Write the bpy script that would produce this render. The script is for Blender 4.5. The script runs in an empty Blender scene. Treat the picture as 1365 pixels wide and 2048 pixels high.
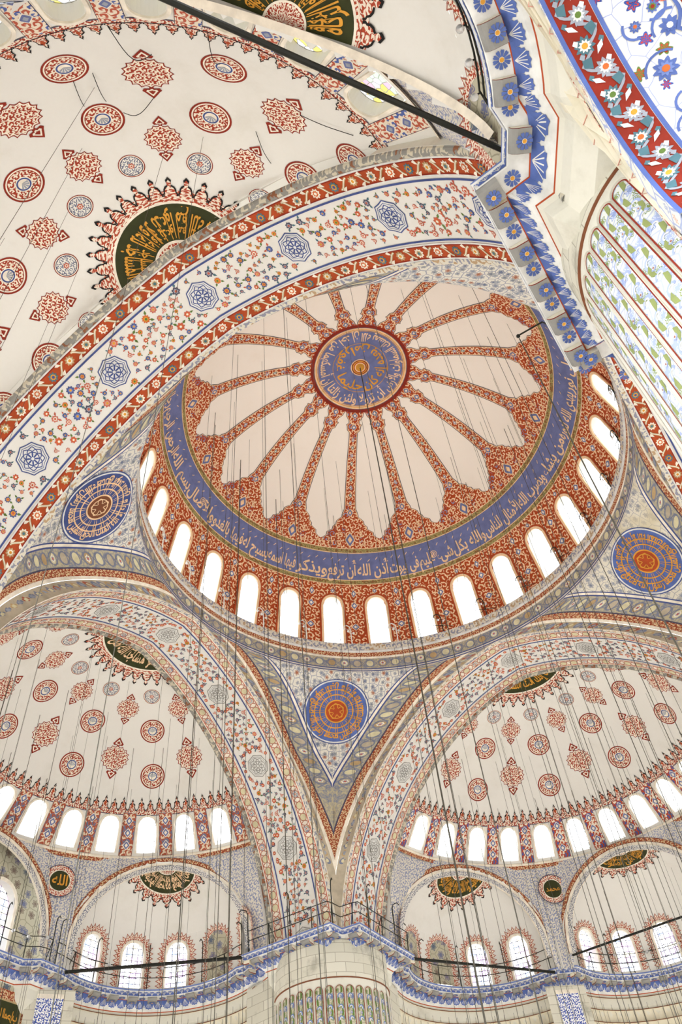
import bpy, math, random
from math import sin, cos, pi, sqrt, radians, degrees, atan2, acos, asin, hypot
from mathutils import Vector, Matrix
random.seed(11)
SC = bpy.context.scene
COL = SC.collection
# ------------------------------------------------------------------ camera
CAM = Vector((-22.9285, -9.7495, 0.8885)); YAW, PITCH, ROLL, FPX = radians(28.039), radians(49.545), radians(-7.015), 1619.2
fw = Vector((cos(PITCH)*cos(YAW), cos(PITCH)*sin(YAW), sin(PITCH)))
r0 = Vector((sin(YAW), -cos(YAW), 0)); u0 = r0.cross(fw)
rt = cos(ROLL)*r0 + sin(ROLL)*u0; up = -sin(ROLL)*r0 + cos(ROLL)*u0
cd = bpy.data.cameras.new('camera'); cam = bpy.data.objects.new('camera', cd); COL.objects.link(cam)
cd.sensor_fit = 'VERTICAL'; cd.sensor_height = 36.0; cd.sensor_width = 24.0; cd.lens = FPX*36.0/2048.0; cd.clip_end = 400
cam.matrix_world = Matrix(((rt.x, up.x, -fw.x, CAM.x), (rt.y, up.y, -fw.y, CAM.y), (rt.z, up.z, -fw.z, CAM.z), (0, 0, 0, 1)))
SC.camera = cam
# ------------------------------------------------------------------ sky and exposure
w = bpy.data.worlds.new('overcast_sky'); SC.world = w; w.use_nodes = True
bg = w.node_tree.nodes['Background']; bg.inputs['Color'].default_value = (0.93, 0.965, 1.0, 1); bg.inputs['Strength'].default_value = 3.0
vs = SC.view_settings; vs.view_transform = 'Standard'; vs.look = 'None'; vs.gamma = 1.0; vs.use_curve_mapping = False; vs.exposure = 1.0
SC.display_settings.display_device = 'sRGB'
try:
    SC.cycles.use_denoising = True
    SC.cycles.max_bounces = 8; SC.cycles.diffuse_bounces = 6; SC.cycles.transparent_max_bounces = 12
except Exception: pass
FLOOR_Z = -0.75

# ------------------------------------------------------------------ materials
def lin(h):
    h = h.lstrip('#'); out = []
    for i in (0, 2, 4):
        c = int(h[i:i+2], 16)/255.0
        out.append(c/12.92 if c <= 0.04045 else ((c+0.055)/1.055)**2.4)
    return (*out, 1.0)
MATS = {}
class NT:
    def __init__(s, name):
        s.m = bpy.data.materials.new(name); s.m.use_nodes = True; s.t = s.m.node_tree; s.b = s.t.nodes['Principled BSDF']; MATS[name] = s.m
        s.b.inputs['Specular IOR Level'].default_value = 0.25
    def n(s, typ, **kw):
        o = s.t.nodes.new(typ)
        for k, v in kw.items(): setattr(o, k, v)
        return o
    def l(s, a, b): s.t.links.new(a, b)
    def math(s, op, a, b=None, c=None, clamp=False):
        o = s.n('ShaderNodeMath', operation=op); o.use_clamp = clamp
        for i, x in enumerate((a, b, c)):
            if x is None: continue
            if isinstance(x, (int, float)): o.inputs[i].default_value = x
            else: s.l(x, o.inputs[i])
        return o.outputs[0]
    def vmath(s, op, a, b=None):
        o = s.n('ShaderNodeVectorMath', operation=op)
        for i, x in enumerate((a, b)):
            if x is None: continue
            if isinstance(x, tuple): o.inputs[i].default_value = x
            elif isinstance(x, (int, float)): o.inputs[3].default_value = x
            else: s.l(x, o.inputs[i])
        return o.outputs[1] if op in ('LENGTH', 'DISTANCE') else o.outputs[0]
    def scale(s, a, k):
        o = s.n('ShaderNodeVectorMath', operation='SCALE'); s.l(a, o.inputs[0]); o.inputs[3].default_value = k; return o.outputs[0]
    def mix(s, f, a, b):
        o = s.n('ShaderNodeMix', data_type='RGBA')
        for sock, x in ((o.inputs[0], f), (o.inputs[6], a), (o.inputs[7], b)):
            if isinstance(x, (int, float)): sock.default_value = x
            elif isinstance(x, tuple): sock.default_value = x
            else: s.l(x, sock)
        return o.outputs[2]
    def step(s, x, lo, hi):
        o = s.n('ShaderNodeMapRange', interpolation_type='SMOOTHSTEP'); s.l(x, o.inputs[0])
        o.inputs[1].default_value = lo; o.inputs[2].default_value = hi; return o.outputs[0]
    def uv(s): return s.n('ShaderNodeTexCoord').outputs['UV']
    def pos(s): return s.n('ShaderNodeTexCoord').outputs['Object']
    def noise(s, v, sc, det=3.0, rough=0.55):
        o = s.n('ShaderNodeTexNoise'); s.l(v, o.inputs['Vector']); o.inputs['Scale'].default_value = sc; o.inputs['Detail'].default_value = det; o.inputs['Roughness'].default_value = rough
        return o
    def vor(s, v, feat='F1', rnd=0.75):
        o = s.n('ShaderNodeTexVoronoi', voronoi_dimensions='2D', feature=feat); s.l(v, o.inputs['Vector']); o.inputs['Scale'].default_value = 1.0; o.inputs['Randomness'].default_value = rnd
        return o
    def done(s, col, rough=0.75, bump=None, bd=0.02):
        if isinstance(col, tuple): s.b.inputs['Base Color'].default_value = col
        else: s.l(col, s.b.inputs['Base Color'])
        s.b.inputs['Roughness'].default_value = rough
        if bump is not None:
            o = s.n('ShaderNodeBump'); o.inputs['Strength'].default_value = 0.5; o.inputs['Distance'].default_value = bd; s.l(bump, o.inputs['Height']); s.l(o.outputs[0], s.b.inputs['Normal'])
        return s.m

def paint(name, hexc, var=0.10, rough=0.75, metallic=0.0):
    n = NT(name); c = lin(hexc)
    if var:
        t = n.noise(n.pos(), 2.3, 4.0).outputs[0]
        d = tuple(x*(1-var*1.6) for x in c[:3])+(1,); e = tuple(min(1, x*(1+var)) for x in c[:3])+(1,)
        n.done(n.mix(n.step(t, 0.3, 0.7), d, e), rough)
    else: n.done(c, rough)
    n.b.inputs['Metallic'].default_value = metallic
def plaster(name, hexc, stain, amt=0.35, sc=0.35):
    n = NT(name); p = n.pos()
    a = n.step(n.noise(p, sc, 6.0, 0.65).outputs[0], 0.5, 0.78)
    f = n.noise(p, 9.0, 3.0).outputs[0]
    col = n.mix(n.math('MULTIPLY', a, amt), lin(hexc), lin(stain))
    col = n.mix(n.math('MULTIPLY', f, 0.12), col, lin(stain))
    n.done(col, 0.85, n.noise(p, 3.0, 5.0).outputs[0], 0.012)
def scroll(name, bgc, fgc, sc, fg2=None, thr=0.0, turns=11.0, stain=None, f2=0.72):
    """spiral vine scrolls, one spiral to a cell"""
    n = NT(name); uv = n.scale(n.uv(), sc)
    wob = n.noise(uv, 1.4, 2.0).outputs['Color']
    v = n.vmath('ADD', uv, n.scale(n.vmath('SUBTRACT', wob, (0.5, 0.5, 0.5)), 0.45))
    vo = n.vor(v, 'F1', 0.8); d = n.vmath('SUBTRACT', v, vo.outputs['Position'])
    sp = n.n('ShaderNodeSeparateXYZ'); n.l(d, sp.inputs[0])
    ang = n.math('ARCTAN2', sp.outputs[1], sp.outputs[0]); ln = vo.outputs['Distance']
    se = n.n('ShaderNodeSeparateColor'); n.l(vo.outputs['Color'], se.inputs[0])
    sgn = n.math('SUBTRACT', n.math('MULTIPLY', n.math('GREATER_THAN', se.outputs[0], 0.5), 2.0), 1.0)
    ph = n.math('ADD', n.math('MULTIPLY', ln, turns), n.math('MULTIPLY', n.math('ADD', ang, se.outputs[1]), sgn))
    s = n.math('SINE', ph)
    leaf = n.math('SINE', n.math('MULTIPLY', ang, 5.0))
    s = n.math('ADD', s, n.math('MULTIPLY', leaf, 0.35))
    m = n.step(s, thr-0.18, thr+0.18)
    fg = lin(fgc)
    if fg2: fg = n.mix(n.math('GREATER_THAN', se.outputs[2], f2), lin(fgc), lin(fg2))
    col = n.mix(m, lin(bgc), fg)
    if stain:
        col = n.mix(n.math('MULTIPLY', n.step(n.noise(n.pos(), 0.5, 5.0).outputs[0], 0.55, 0.72), 0.6), col, lin(stain))
    n.done(col, 0.75)
def floral(name, bgc, cols, sc, line, rad=0.3, rnd=0.8, core='#d8c9a8', lw=0.035, stain=None):
    """separate flower heads on thin stems"""
    n = NT(name); uv = n.scale(n.uv(), sc)
    wob = n.noise(uv, 0.9, 2.0).outputs['Color']
    v = n.vmath('ADD', uv, n.scale(n.vmath('SUBTRACT', wob, (0.5, 0.5, 0.5)), 0.35))
    vo = n.vor(v, 'F1', rnd); d = n.vmath('SUBTRACT', v, vo.outputs['Position'])
    sp = n.n('ShaderNodeSeparateXYZ'); n.l(d, sp.inputs[0])
    ang = n.math('ARCTAN2', sp.outputs[1], sp.outputs[0]); ln = vo.outputs['Distance']
    se = n.n('ShaderNodeSeparateColor'); n.l(vo.outputs['Color'], se.inputs[0])
    pr = n.math('ADD', n.math('MULTIPLY', n.math('SINE', n.math('ADD', n.math('MULTIPLY', ang, 6.0), n.math('MULTIPLY', se.outputs[0], 6.28))), 0.055), n.math('ADD', n.math('MULTIPLY', se.outputs[2], 0.1), rad-0.05))
    q = n.math('SUBTRACT', ln, pr)
    fl = n.math('SUBTRACT', 1.0, n.step(q, -0.02, 0.02))
    rp = n.n('ShaderNodeValToRGB'); rp.color_ramp.interpolation = 'CONSTANT'; n.l(se.outputs[1], rp.inputs[0])
    el = rp.color_ramp.elements; el[0].color = lin(cols[0]); el[0].position = 0; el[1].color = lin(cols[-1]); el[1].position = 1-1.0/len(cols)
    for i in range(1, len(cols)-1): e = el.new(i/len(cols)); e.color = lin(cols[i])
    ed = n.vor(v, 'DISTANCE_TO_EDGE', rnd).outputs['Distance']
    st = n.math('SUBTRACT', 1.0, n.step(ed, lw*0.5, lw*1.5))
    col = n.mix(n.math('MULTIPLY', st, 0.8), lin(bgc), lin(line))
    col = n.mix(fl, col, rp.outputs[0])
    inner = n.math('SUBTRACT', 1.0, n.step(n.math('ABSOLUTE', n.math('ADD', q, 0.10)), 0.015, 0.045))
    col = n.mix(n.math('MULTIPLY', inner, fl), col, lin(core))
    if stain:
        col = n.mix(n.math('MULTIPLY', n.step(n.noise(n.pos(), 0.45, 6.0).outputs[0], 0.52, 0.68), 0.75), col, lin(stain))
    n.done(col, 0.78)
def stone(name, a, b, mort, bw, bh):
    n = NT(name); uv = n.uv(); br = n.n('ShaderNodeTexBrick'); n.l(uv, br.inputs['Vector'])
    br.inputs['Color1'].default_value = lin(a); br.inputs['Color2'].default_value = lin(b); br.inputs['Mortar'].default_value = lin(mort)
    br.inputs['Scale'].default_value = 1.0; br.inputs['Brick Width'].default_value = bw; br.inputs['Row Height'].default_value = bh; br.inputs['Mortar Size'].default_value = 0.012
    st = n.step(n.noise(n.pos(), 0.9, 6.0, 0.7).outputs[0], 0.52, 0.7)
    n.done(n.mix(n.math('MULTIPLY', st, 0.6), br.outputs['Color'], lin('#8d8b7c')), 0.8)
def pane(name, cols, line, sc, tr, lw=0.05):
    """leaded glass: daylight passes, the small quarries tint it"""
    n = NT(name); uv = n.scale(n.uv(), sc)
    vo = n.vor(uv, 'F1', 0.55); se = n.n('ShaderNodeSeparateColor'); n.l(vo.outputs['Color'], se.inputs[0])
    rp = n.n('ShaderNodeValToRGB'); rp.color_ramp.interpolation = 'CONSTANT'; n.l(se.outputs[0], rp.inputs[0])
    el = rp.color_ramp.elements; el[0].color = lin(cols[0]); el[1].color = lin(cols[-1]); el[1].position = 1-1.0/len(cols)
    for i in range(1, len(cols)-1): e = el.new(i/len(cols)); e.color = lin(cols[i])
    ed = n.vor(uv, 'DISTANCE_TO_EDGE', 0.55).outputs['Distance']
    ln = n.math('SUBTRACT', 1.0, n.step(ed, lw*0.4, lw))
    c = n.mix(ln, rp.outputs[0], lin(line))
    c = n.vmath('MULTIPLY', c, (tr, tr, tr))
    tb = n.n('ShaderNodeBsdfTransparent'); n.l(c, tb.inputs[0])
    gl = n.n('ShaderNodeBsdfGlossy'); gl.inputs['Roughness'].default_value = 0.15; gl.inputs['Color'].default_value = (0.6, 0.6, 0.6, 1)
    mx = n.n('ShaderNodeMixShader'); mx.inputs[0].default_value = 0.06; n.l(tb.outputs[0], mx.inputs[1]); n.l(gl.outputs[0], mx.inputs[2])
    n.l(mx.outputs[0], n.t.nodes['Material Output'].inputs['Surface'])

plaster('dome_plaster', '#f7f1e8', '#eadfcd', 0.3)
plaster('white_plaster', '#e3e2dd', '#c6c1b2', 0.4)
plaster('stone_white', '#dcdacd', '#a9a592', 0.5, 0.7)
plaster('muqarnas_stone', '#e2dcc8', '#b3aa8c', 0.6, 0.9)
plaster('paving', '#8f8d88', '#7c7a74', 0.5, 0.5)
plaster('carpet', '#c2b8ae', '#b5aaa0', 0.5, 1.2)  # pale neutral instead of red, so the unseen floor bounces more light
stone('ashlar', '#d6d3c4', '#c8c5b4', '#a09c8c', 0.9, 0.42)
for nm, c in dict(red='#ae4a24', deep_red='#8a2a1a', cream='#ecc9a0', pale='#eee6d6', white='#dddedb', navy='#46558c', blue='#6b74a2', slate='#4d4a60', gold='#d79a3a', brass='#c98f34',
                  black='#1d1c1c', green='#33371a', leaf='#5f7a3a', orange='#cf6a35', coral='#c4604a', pink='#cf9a8a', grey='#8f8e8a', skyblue='#6f83bd', teal='#4f7480', tan='#b89e74', brown='#7a4a30', dark_blue='#566baa', mist='#9aa0ac', rose='#a8604c', parchment='#d3cca8', warm_grey='#a9a496', fawn='#b8ad98', smoke='#7c8296', sage='#8f9a60', powder='#a3b2dc').items(): paint(nm, c)
paint('iron', '#23251f', 0.2, 0.5); paint('dark_iron', '#15160f', 0.2, 0.45); paint('wire', '#4a463c', 0.1, 0.6); paint('bracket_white', '#e3e3df', 0.05, 0.4)
n_ = NT('bulb_glass'); n_.b.inputs['Transmission Weight'].default_value = 0.7; n_.done((0.92, 0.94, 0.95, 1), 0.08)
scroll('dome_arabesque', '#a8421a', '#efcda4', 2.7, '#e8c79c', 0.42, 10)
scroll('rib_arabesque', '#ab431b', '#f0d3ae', 3.4, '#8f97b4', 0.38, 9, None, 0.9)
scroll('gilt_border', '#7d7348', '#b6a468', 9.0, '#8e4a2a', 0.2, 8)
scroll('red_on_cream', '#eadfcc', '#9c3520', 5.5, None, -0.05, 9)
scroll('red_on_cream_fine', '#e8dccb', '#a8442c', 7.0, None, 0.0, 9)
scroll('rose_on_cream', '#e3d6c2', '#b25640', 4.2, '#4f62a0', 0.2, 9)
scroll('panel_red_blue', '#b2492c', '#ece0cd', 4.0, '#4d5f9e', 0.0, 8)
scroll('panel_rose', '#a9543c', '#e3d2b8', 3.6, '#6f7590', 0.1, 9)
scroll('grey_on_white', '#e4e2da', '#6d7288', 8.0, None, 0.2, 9)
scroll('blue_on_white', '#eef0f0', '#3d55a6', 7.0, None, 0.1, 8)
scroll('guilloche', '#b9ae9a', '#6f7488', 3.2, '#a9593b', 0.1, 7, None, 0.8)
scroll('stone_scroll', '#d8d3c4', '#8e90a0', 3.2, '#b59a78', 0.25, 8)
scroll('grey_scroll', '#a29e94', '#bcb394', 4.0, '#838998', 0.1, 8)
scroll('red_moulding', '#96452c', '#d8bd94', 5.0, None, 0.3, 9)
scroll('spandrel_blue', '#d9d4c6', '#8a92b0', 5.0, '#a3a6b4', 0.15, 9)
scroll('roll_moulding', '#8d8c86', '#c9c2ae', 3.4, '#8a5b40', 0.25, 6)
floral('pendentive_field', '#dedbd0', ['#7f879c', '#7c8390', '#8d94a4', '#6c7690', '#a5694f'], 3.1, '#8088a0', 0.33, 0.75, '#c9c7bd', 0.05, stain=None)
floral('pendentive_field_worn', '#dfdbcc', ['#8a91a4', '#8d92a0', '#979ca8', '#7a8298'], 2.6, '#9a9ea6', 0.28, 0.7, '#cfccc0', stain='#cdc3a4')
floral('grey_border', '#a3a29c', ['#c6bfa4', '#bab394', '#c8c1ae', '#8f96a8', '#b07350'], 3.0, '#767d90', 0.36, 0.5, '#8d8c84')
floral('pale_border', '#ded2b8', ['#d9d3b4', '#d6cdb0', '#cdd2c4', '#dcd8c0'], 2.0, '#b2553a', 0.4, 0.35, '#c0b48c', 0.07)
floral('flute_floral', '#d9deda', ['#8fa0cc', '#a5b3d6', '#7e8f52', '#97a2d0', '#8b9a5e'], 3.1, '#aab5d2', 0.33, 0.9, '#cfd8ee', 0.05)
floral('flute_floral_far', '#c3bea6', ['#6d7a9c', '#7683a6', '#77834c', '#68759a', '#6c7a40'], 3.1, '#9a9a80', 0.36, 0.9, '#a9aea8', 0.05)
floral('soffit_blue_floral', '#dcdcd8', ['#33509e', '#3c59a8', '#2f4a92', '#5f7a3a', '#3c59a8'], 2.1, '#7f92c8', 0.2, 0.9, '#b8402c', 0.014)
floral('niche_floral', '#b9b49e', ['#6d7290', '#75708a', '#7b6a60', '#5f6a7a'], 1.7, '#8a8672', 0.3, 0.9, '#a9a48e', 0.03)
floral('face_floral', '#e6e4dc', ['#9aa7c8', '#8f9ec6', '#d0a08c', '#a9b3cc'], 2.4, '#8ea0d0', 0.2, 0.9, '#e2e2de', 0.06)
pane('pane_bright', ['#ffffff', '#fdfdfb', '#fffdf8', '#fbfcff'], '#77726a', 3.6, 0.95, 0.05)
pane('pane_stained', ['#d9d4c8', '#cfcfd6', '#d9c56a', '#d3a9b6', '#bcd6b4', '#ece8dc', '#f2f2f2'], '#8b857c', 5.0, 0.36, 0.08)
pane('pane_coloured', ['#ffffff', '#fbfbff', '#ffffff', '#d6b4d8', '#b5c8ea', '#fff2d0'], '#6a6276', 4.0, 0.95, 0.07)
pane('pane_dark', ['#5a6270', '#626a76', '#58606c'], '#444a52', 3.0, 0.10, 0.05)
# ------------------------------------------------------------------ mesh and object helpers
class MB:
    def __init__(s, mp=None): s.v = []; s.uv = []; s.f = []; s.fm = []; s.names = []; s.map = mp; s.sm = []
    def slot(s, m):
        if m not in s.names: s.names.append(m)
        return s.names.index(m)
    def add(s, p, uv=(0, 0)): s.v.append(tuple(p)); s.uv.append(uv); return len(s.v)-1
    def face(s, idx, m): s.f.append(tuple(idx)); s.fm.append(s.slot(m))
    def P(s, x, y, h): return s.add(s.map(x, y, h), (x, y))
    def gridfn(s, fn, us, vs_, m, uvfn=None):
        nu, nv = len(us), len(vs_); base = len(s.v)
        for v in vs_:
            for u in us: s.add(fn(u, v), uvfn(u, v) if uvfn else (u, v))
        for j in range(nv-1):
            for i in range(nu-1):
                a = base+j*nu+i; s.face((a, a+1, a+1+nu, a+nu), m)
    # flat painted shapes, mapped on to a curved surface
    def fan(s, pts, c, m, h, rings=1):
        n = len(pts); prev = None; ci = s.P(c[0], c[1], h)
        for k in range(1, rings+1):
            t = k/rings; cur = [s.P(c[0]+(p[0]-c[0])*t, c[1]+(p[1]-c[1])*t, h) for p in pts]
            for i in range(n):
                j = (i+1) % n
                if prev is None: s.face((ci, cur[i], cur[j]), m)
                else: s.face((prev[i], cur[i], cur[j], prev[j]), m)
            prev = cur
    def poly(s, pts, m, h): s.face([s.P(x, y, h) for x, y in pts], m)
    def ring(s, A, B, m, h, steps=1, closed=True):
        n = len(A); prev = None
        for k in range(steps+1):
            t = k/steps; cur = [s.P(a[0]+(b[0]-a[0])*t, a[1]+(b[1]-a[1])*t, h) for a, b in zip(A, B)]
            if prev:
                for i in range(n if closed else n-1):
                    j = (i+1) % n; s.face((prev[i], cur[i], cur[j], prev[j]), m)
            prev = cur
    def disc(s, cx, cy, r, m, h, n=24, rings=2): s.fan(circle(cx, cy, r, n), (cx, cy), m, h, rings)
    def annulus(s, cx, cy, ra, rb, m, h, n=32, steps=1): s.ring(circle(cx, cy, ra, n), circle(cx, cy, rb, n), m, h, steps)
    def stroke(s, pts, wd, m, h, closed=False):
        A, B = offset2(pts, wd/2, closed), offset2(pts, -wd/2, closed); s.ring(A, B, m, h, 1, closed)
    def box(s, c, sx, sy, sz, m, R=None):
        R = R or Matrix.Identity(3); c = Vector(c); b = len(s.v)
        for k in range(8):
            q = Vector(((k & 1)-.5, ((k >> 1) & 1)-.5, ((k >> 2) & 1)-.5)); s.add(c+R @ Vector((q.x*sx, q.y*sy, q.z*sz)), (q.x*sx, q.y*sy+q.z*sz))
        for f in ((0, 2, 3, 1), (4, 5, 7, 6), (0, 1, 5, 4), (2, 6, 7, 3), (0, 4, 6, 2), (1, 3, 7, 5)): s.face([b+i for i in f], m)
    def tube(s, pts, r, m, n=6, cap=True):
        pts = [Vector(p) for p in pts]; rings = []; N = len(pts); L = 0
        for i, p in enumerate(pts):
            t = (pts[min(i+1, N-1)]-pts[max(i-1, 0)]).normalized()
            a = t.cross(Vector((0, 0, 1))); a = a if a.length > 0.05 else t.cross(Vector((1, 0, 0))); a.normalize(); b = t.cross(a)
            rr = r[i] if isinstance(r, (list, tuple)) else r
            rings.append([s.add(p+(a*cos(2*pi*k/n)+b*sin(2*pi*k/n))*rr, (k/n, L)) for k in range(n)])
            if i+1 < N: L += (pts[i+1]-p).length
        for i in range(N-1):
            for k in range(n): s.face((rings[i][k], rings[i][(k+1) % n], rings[i+1][(k+1) % n], rings[i+1][k]), m)
        if cap: s.face(rings[0][::-1], m); s.face(rings[-1], m)
    def ball(s, c, r, m, n=10, q=6, sx=1, sz=1):
        rows = []
        for j in range(1, q):
            a = pi*j/q; rows.append([s.add((c[0]+r*sin(a)*cos(2*pi*k/n)*sx, c[1]+r*sin(a)*sin(2*pi*k/n)*sx, c[2]+r*cos(a)*sz)) for k in range(n)])
        t = s.add((c[0], c[1], c[2]+r*sz)); b = s.add((c[0], c[1], c[2]-r*sz))
        for k in range(n):
            s.face((t, rows[0][k], rows[0][(k+1) % n]), m); s.face((b, rows[-1][(k+1) % n], rows[-1][k]), m)
            for j in range(q-2): s.face((rows[j][k], rows[j+1][k], rows[j+1][(k+1) % n], rows[j][(k+1) % n]), m)
    def mesh(s, name, smooth=False):
        me = bpy.data.meshes.new(name); me.from_pydata(s.v, [], s.f)
        for nm in s.names: me.materials.append(MATS[nm])
        me.polygons.foreach_set('material_index', s.fm)
        if smooth: me.polygons.foreach_set('use_smooth', [True]*len(s.f))
        ul = me.uv_layers.new(name='UVMap'); li = [0]*len(me.loops); me.loops.foreach_get('vertex_index', li)
        fl = []
        for i in li: fl.extend(s.uv[i])
        ul.data.foreach_set('uv', fl); me.update(); return me
    def build(s, name, parent=None, smooth=False, label=None, kind=None):
        return obj(name, s.mesh(name, smooth), parent, label=label, kind=kind)
def obj(name, me, parent=None, loc=None, rz=0.0, label=None, kind=None, cat=None, group=None):
    o = bpy.data.objects.new(name, me); COL.objects.link(o)
    if parent: o.parent = parent
    if loc is not None: o.location = loc
    if rz: o.rotation_euler = (0, 0, rz)
    for k, v in (('label', label), ('kind', kind), ('category', cat), ('group', group)):
        if v: o[k] = v
    return o
def root(name, label, cat, loc=(0, 0, 0), rz=0.0, kind=None, group=None):
    return obj(name, None, None, loc, rz, label, kind, cat, group)
def dup(o, parent):
    c = o.copy(); COL.objects.link(c); c.parent = parent
    for ch in list(o.children): dup(ch, c)
    return c
def circle(cx, cy, r, n=24, a0=0.0): return [(cx+r*cos(a0+2*pi*k/n), cy+r*sin(a0+2*pi*k/n)) for k in range(n)]
def offset2(pts, d, closed):
    out = []; n = len(pts)
    for i in range(n):
        a = pts[i-1] if (i > 0 or closed) else pts[i]; b = pts[(i+1) % n] if (i < n-1 or closed) else pts[i]
        tx, ty = b[0]-a[0], b[1]-a[1]; L = hypot(tx, ty) or 1; out.append((pts[i][0]-ty/L*d, pts[i][1]+tx/L*d))
    return out
def frange(a, b, n): return [a+(b-a)*i/n for i in range(n+1)]
def scale2(pts, k, c=(0, 0)): return [(c[0]+(x-c[0])*k, c[1]+(y-c[1])*k) for x, y in pts]
ORD = ['first', 'second', 'third', 'fourth', 'fifth', 'sixth', 'seventh', 'eighth', 'ninth', 'tenth', 'eleventh', 'twelfth', 'thirteenth', 'fourteenth', 'fifteenth', 'sixteenth', 'seventeenth', 'eighteenth', 'nineteenth', 'twentieth']
ORD += ['twenty-'+o for o in ORD[:9]]+['thirtieth']+['thirty-'+o for o in ORD[:9]]+['fortieth']+['forty-'+o for o in ORD[:9]]+['fiftieth']+['fifty-'+o for o in ORD[:9]]+['sixtieth']+['sixty-'+o for o in ORD[:9]]
class Rev:
    """surface of revolution round a vertical axis; s = length along the profile from the top"""
    def __init__(s, cx, cy, pts):
        s.cx, s.cy, s.p = cx, cy, pts; s.s = [0.0]
        for a, b in zip(pts, pts[1:]): s.s.append(s.s[-1]+hypot(b[0]-a[0], b[1]-a[1]))
    def rz(s, q):
        S, p = s.s, s.p; q = max(min(q, S[-1]), 0.0); lo, hi = 0, len(S)-2
        while lo < hi:
            mid = (lo+hi+1)//2
            if S[mid] <= q: lo = mid
            else: hi = mid-1
        t = (q-S[lo])/(S[lo+1]-S[lo]); a, b = p[lo], p[lo+1]; L = S[lo+1]-S[lo]
        tr, tz = (b[0]-a[0])/L, (b[1]-a[1])/L
        return a[0]+(b[0]-a[0])*t, a[1]+(b[1]-a[1])*t, -tz, tr
    def s_of_z(s, z):
        for i in range(len(s.p)-1):
            a, b = s.p[i], s.p[i+1]
            if b[1] <= z <= a[1]: return s.s[i]+(a[1]-z)/(a[1]-b[1])*(s.s[i+1]-s.s[i])
        return s.s[-1]
    def P(s, az, q, h=0.0):
        r, z, nr, nz = s.rz(q); r -= nr*h
        return Vector((s.cx+r*cos(az), s.cy+r*sin(az), z-nz*h))
    def local(s, az0, s0):
        def m(x, y, h):
            q = s0-y; r = max(s.rz(q)[0], 0.25); return s.P(az0-x/r, q, h)
        return m
    def polar(s, az0, s0):
        r0_ = s.rz(s0)[0]
        return lambda x, y, h: s.P(az0-x/r0_, s0-y, h)
# ------------------------------------------------------------------ Arabic lettering
FORMS = {}
def _forms():
    base = 0xFE80
    for ch, n in (('\u0621', 1), ('\u0622', 2), ('\u0623', 2), ('\u0624', 2), ('\u0625', 2), ('\u0626', 4), ('\u0627', 2), ('\u0628', 4), ('\u0629', 2), ('\u062a', 4), ('\u062b', 4), ('\u062c', 4), ('\u062d', 4), ('\u062e', 4), ('\u062f', 2), ('\u0630', 2), ('\u0631', 2), ('\u0632', 2), ('\u0633', 4), ('\u0634', 4), ('\u0635', 4), ('\u0636', 4), ('\u0637', 4), ('\u0638', 4), ('\u0639', 4), ('\u063a', 4), ('\u0641', 4), ('\u0642', 4), ('\u0643', 4), ('\u0644', 4), ('\u0645', 4), ('\u0646', 4), ('\u0647', 4), ('\u0648', 2), ('\u0649', 2), ('\u064a', 4)):
        FORMS[ch] = (base, n); base += n
_forms()
def shape(t):
    t = [c for c in t if not 0x64b <= ord(c) <= 0x652]; out = []; i = 0
    joins = lambda c: c in FORMS and FORMS[c][1] == 4
    prev = False
    while i < len(t):
        c = t[i]
        if c not in FORMS: out.append(c); prev = False; i += 1; continue
        if c == '\u0644' and i+1 < len(t) and t[i+1] in '\u0622\u0623\u0625\u0627':
            b = {'\u0622': 0xFEF5, '\u0623': 0xFEF7, '\u0625': 0xFEF9, '\u0627': 0xFEFB}[t[i+1]]; out.append(chr(b+(1 if prev else 0))); prev = False; i += 2; continue
        b, n = FORMS[c]; nxt = i+1 < len(t) and t[i+1] in FORMS and FORMS[t[i+1]][1] > 1
        if n == 1: k = 0
        elif n == 2: k = 1 if prev else 0
        else: k = (3 if nxt else 1) if prev else (2 if nxt else 0)
        out.append(chr(b+k)); prev = n == 4; i += 1
    return ''.join(reversed(out))
_fc = bpy.data.curves.new('lettering', 'FONT'); _fo = bpy.data.objects.new('lettering', _fc)
_TX = {}
def glyphs(t, off=.018):
    """vertices and faces of one line of lettering, height about 1, starting at x = 0"""
    if (t, off) in _TX: return _TX[(t, off)]
    _fc.body = shape(t); _fc.resolution_u = 2; _fc.offset = off
    COL.objects.link(_fo); dg = bpy.context.evaluated_depsgraph_get(); dg.update()
    me = _fo.evaluated_get(dg).to_mesh(); V = [(v.co.x, v.co.y) for v in me.vertices]; Fc = [tuple(p.vertices) for p in me.polygons]
    _fo.evaluated_get(dg).to_mesh_clear(); COL.objects.unlink(_fo)
    x0 = min(v[0] for v in V); V = [(x-x0, y) for x, y in V]; _TX[(t, off)] = (V, Fc, max(v[0] for v in V)); return _TX[(t, off)]
def letter(mb, t, m, h, x0, x1, y0, hgt, off=.022):
    """fit a line of lettering between x0 and x1, standing on y0"""
    V, Fc, wd = glyphs(t, off); k = (x1-x0)/wd
    idx = [mb.P(x0+x*k, y0+y*hgt, h) for x, y in V]
    for f in Fc: mb.face([idx[i] for i in f], m)
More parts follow.
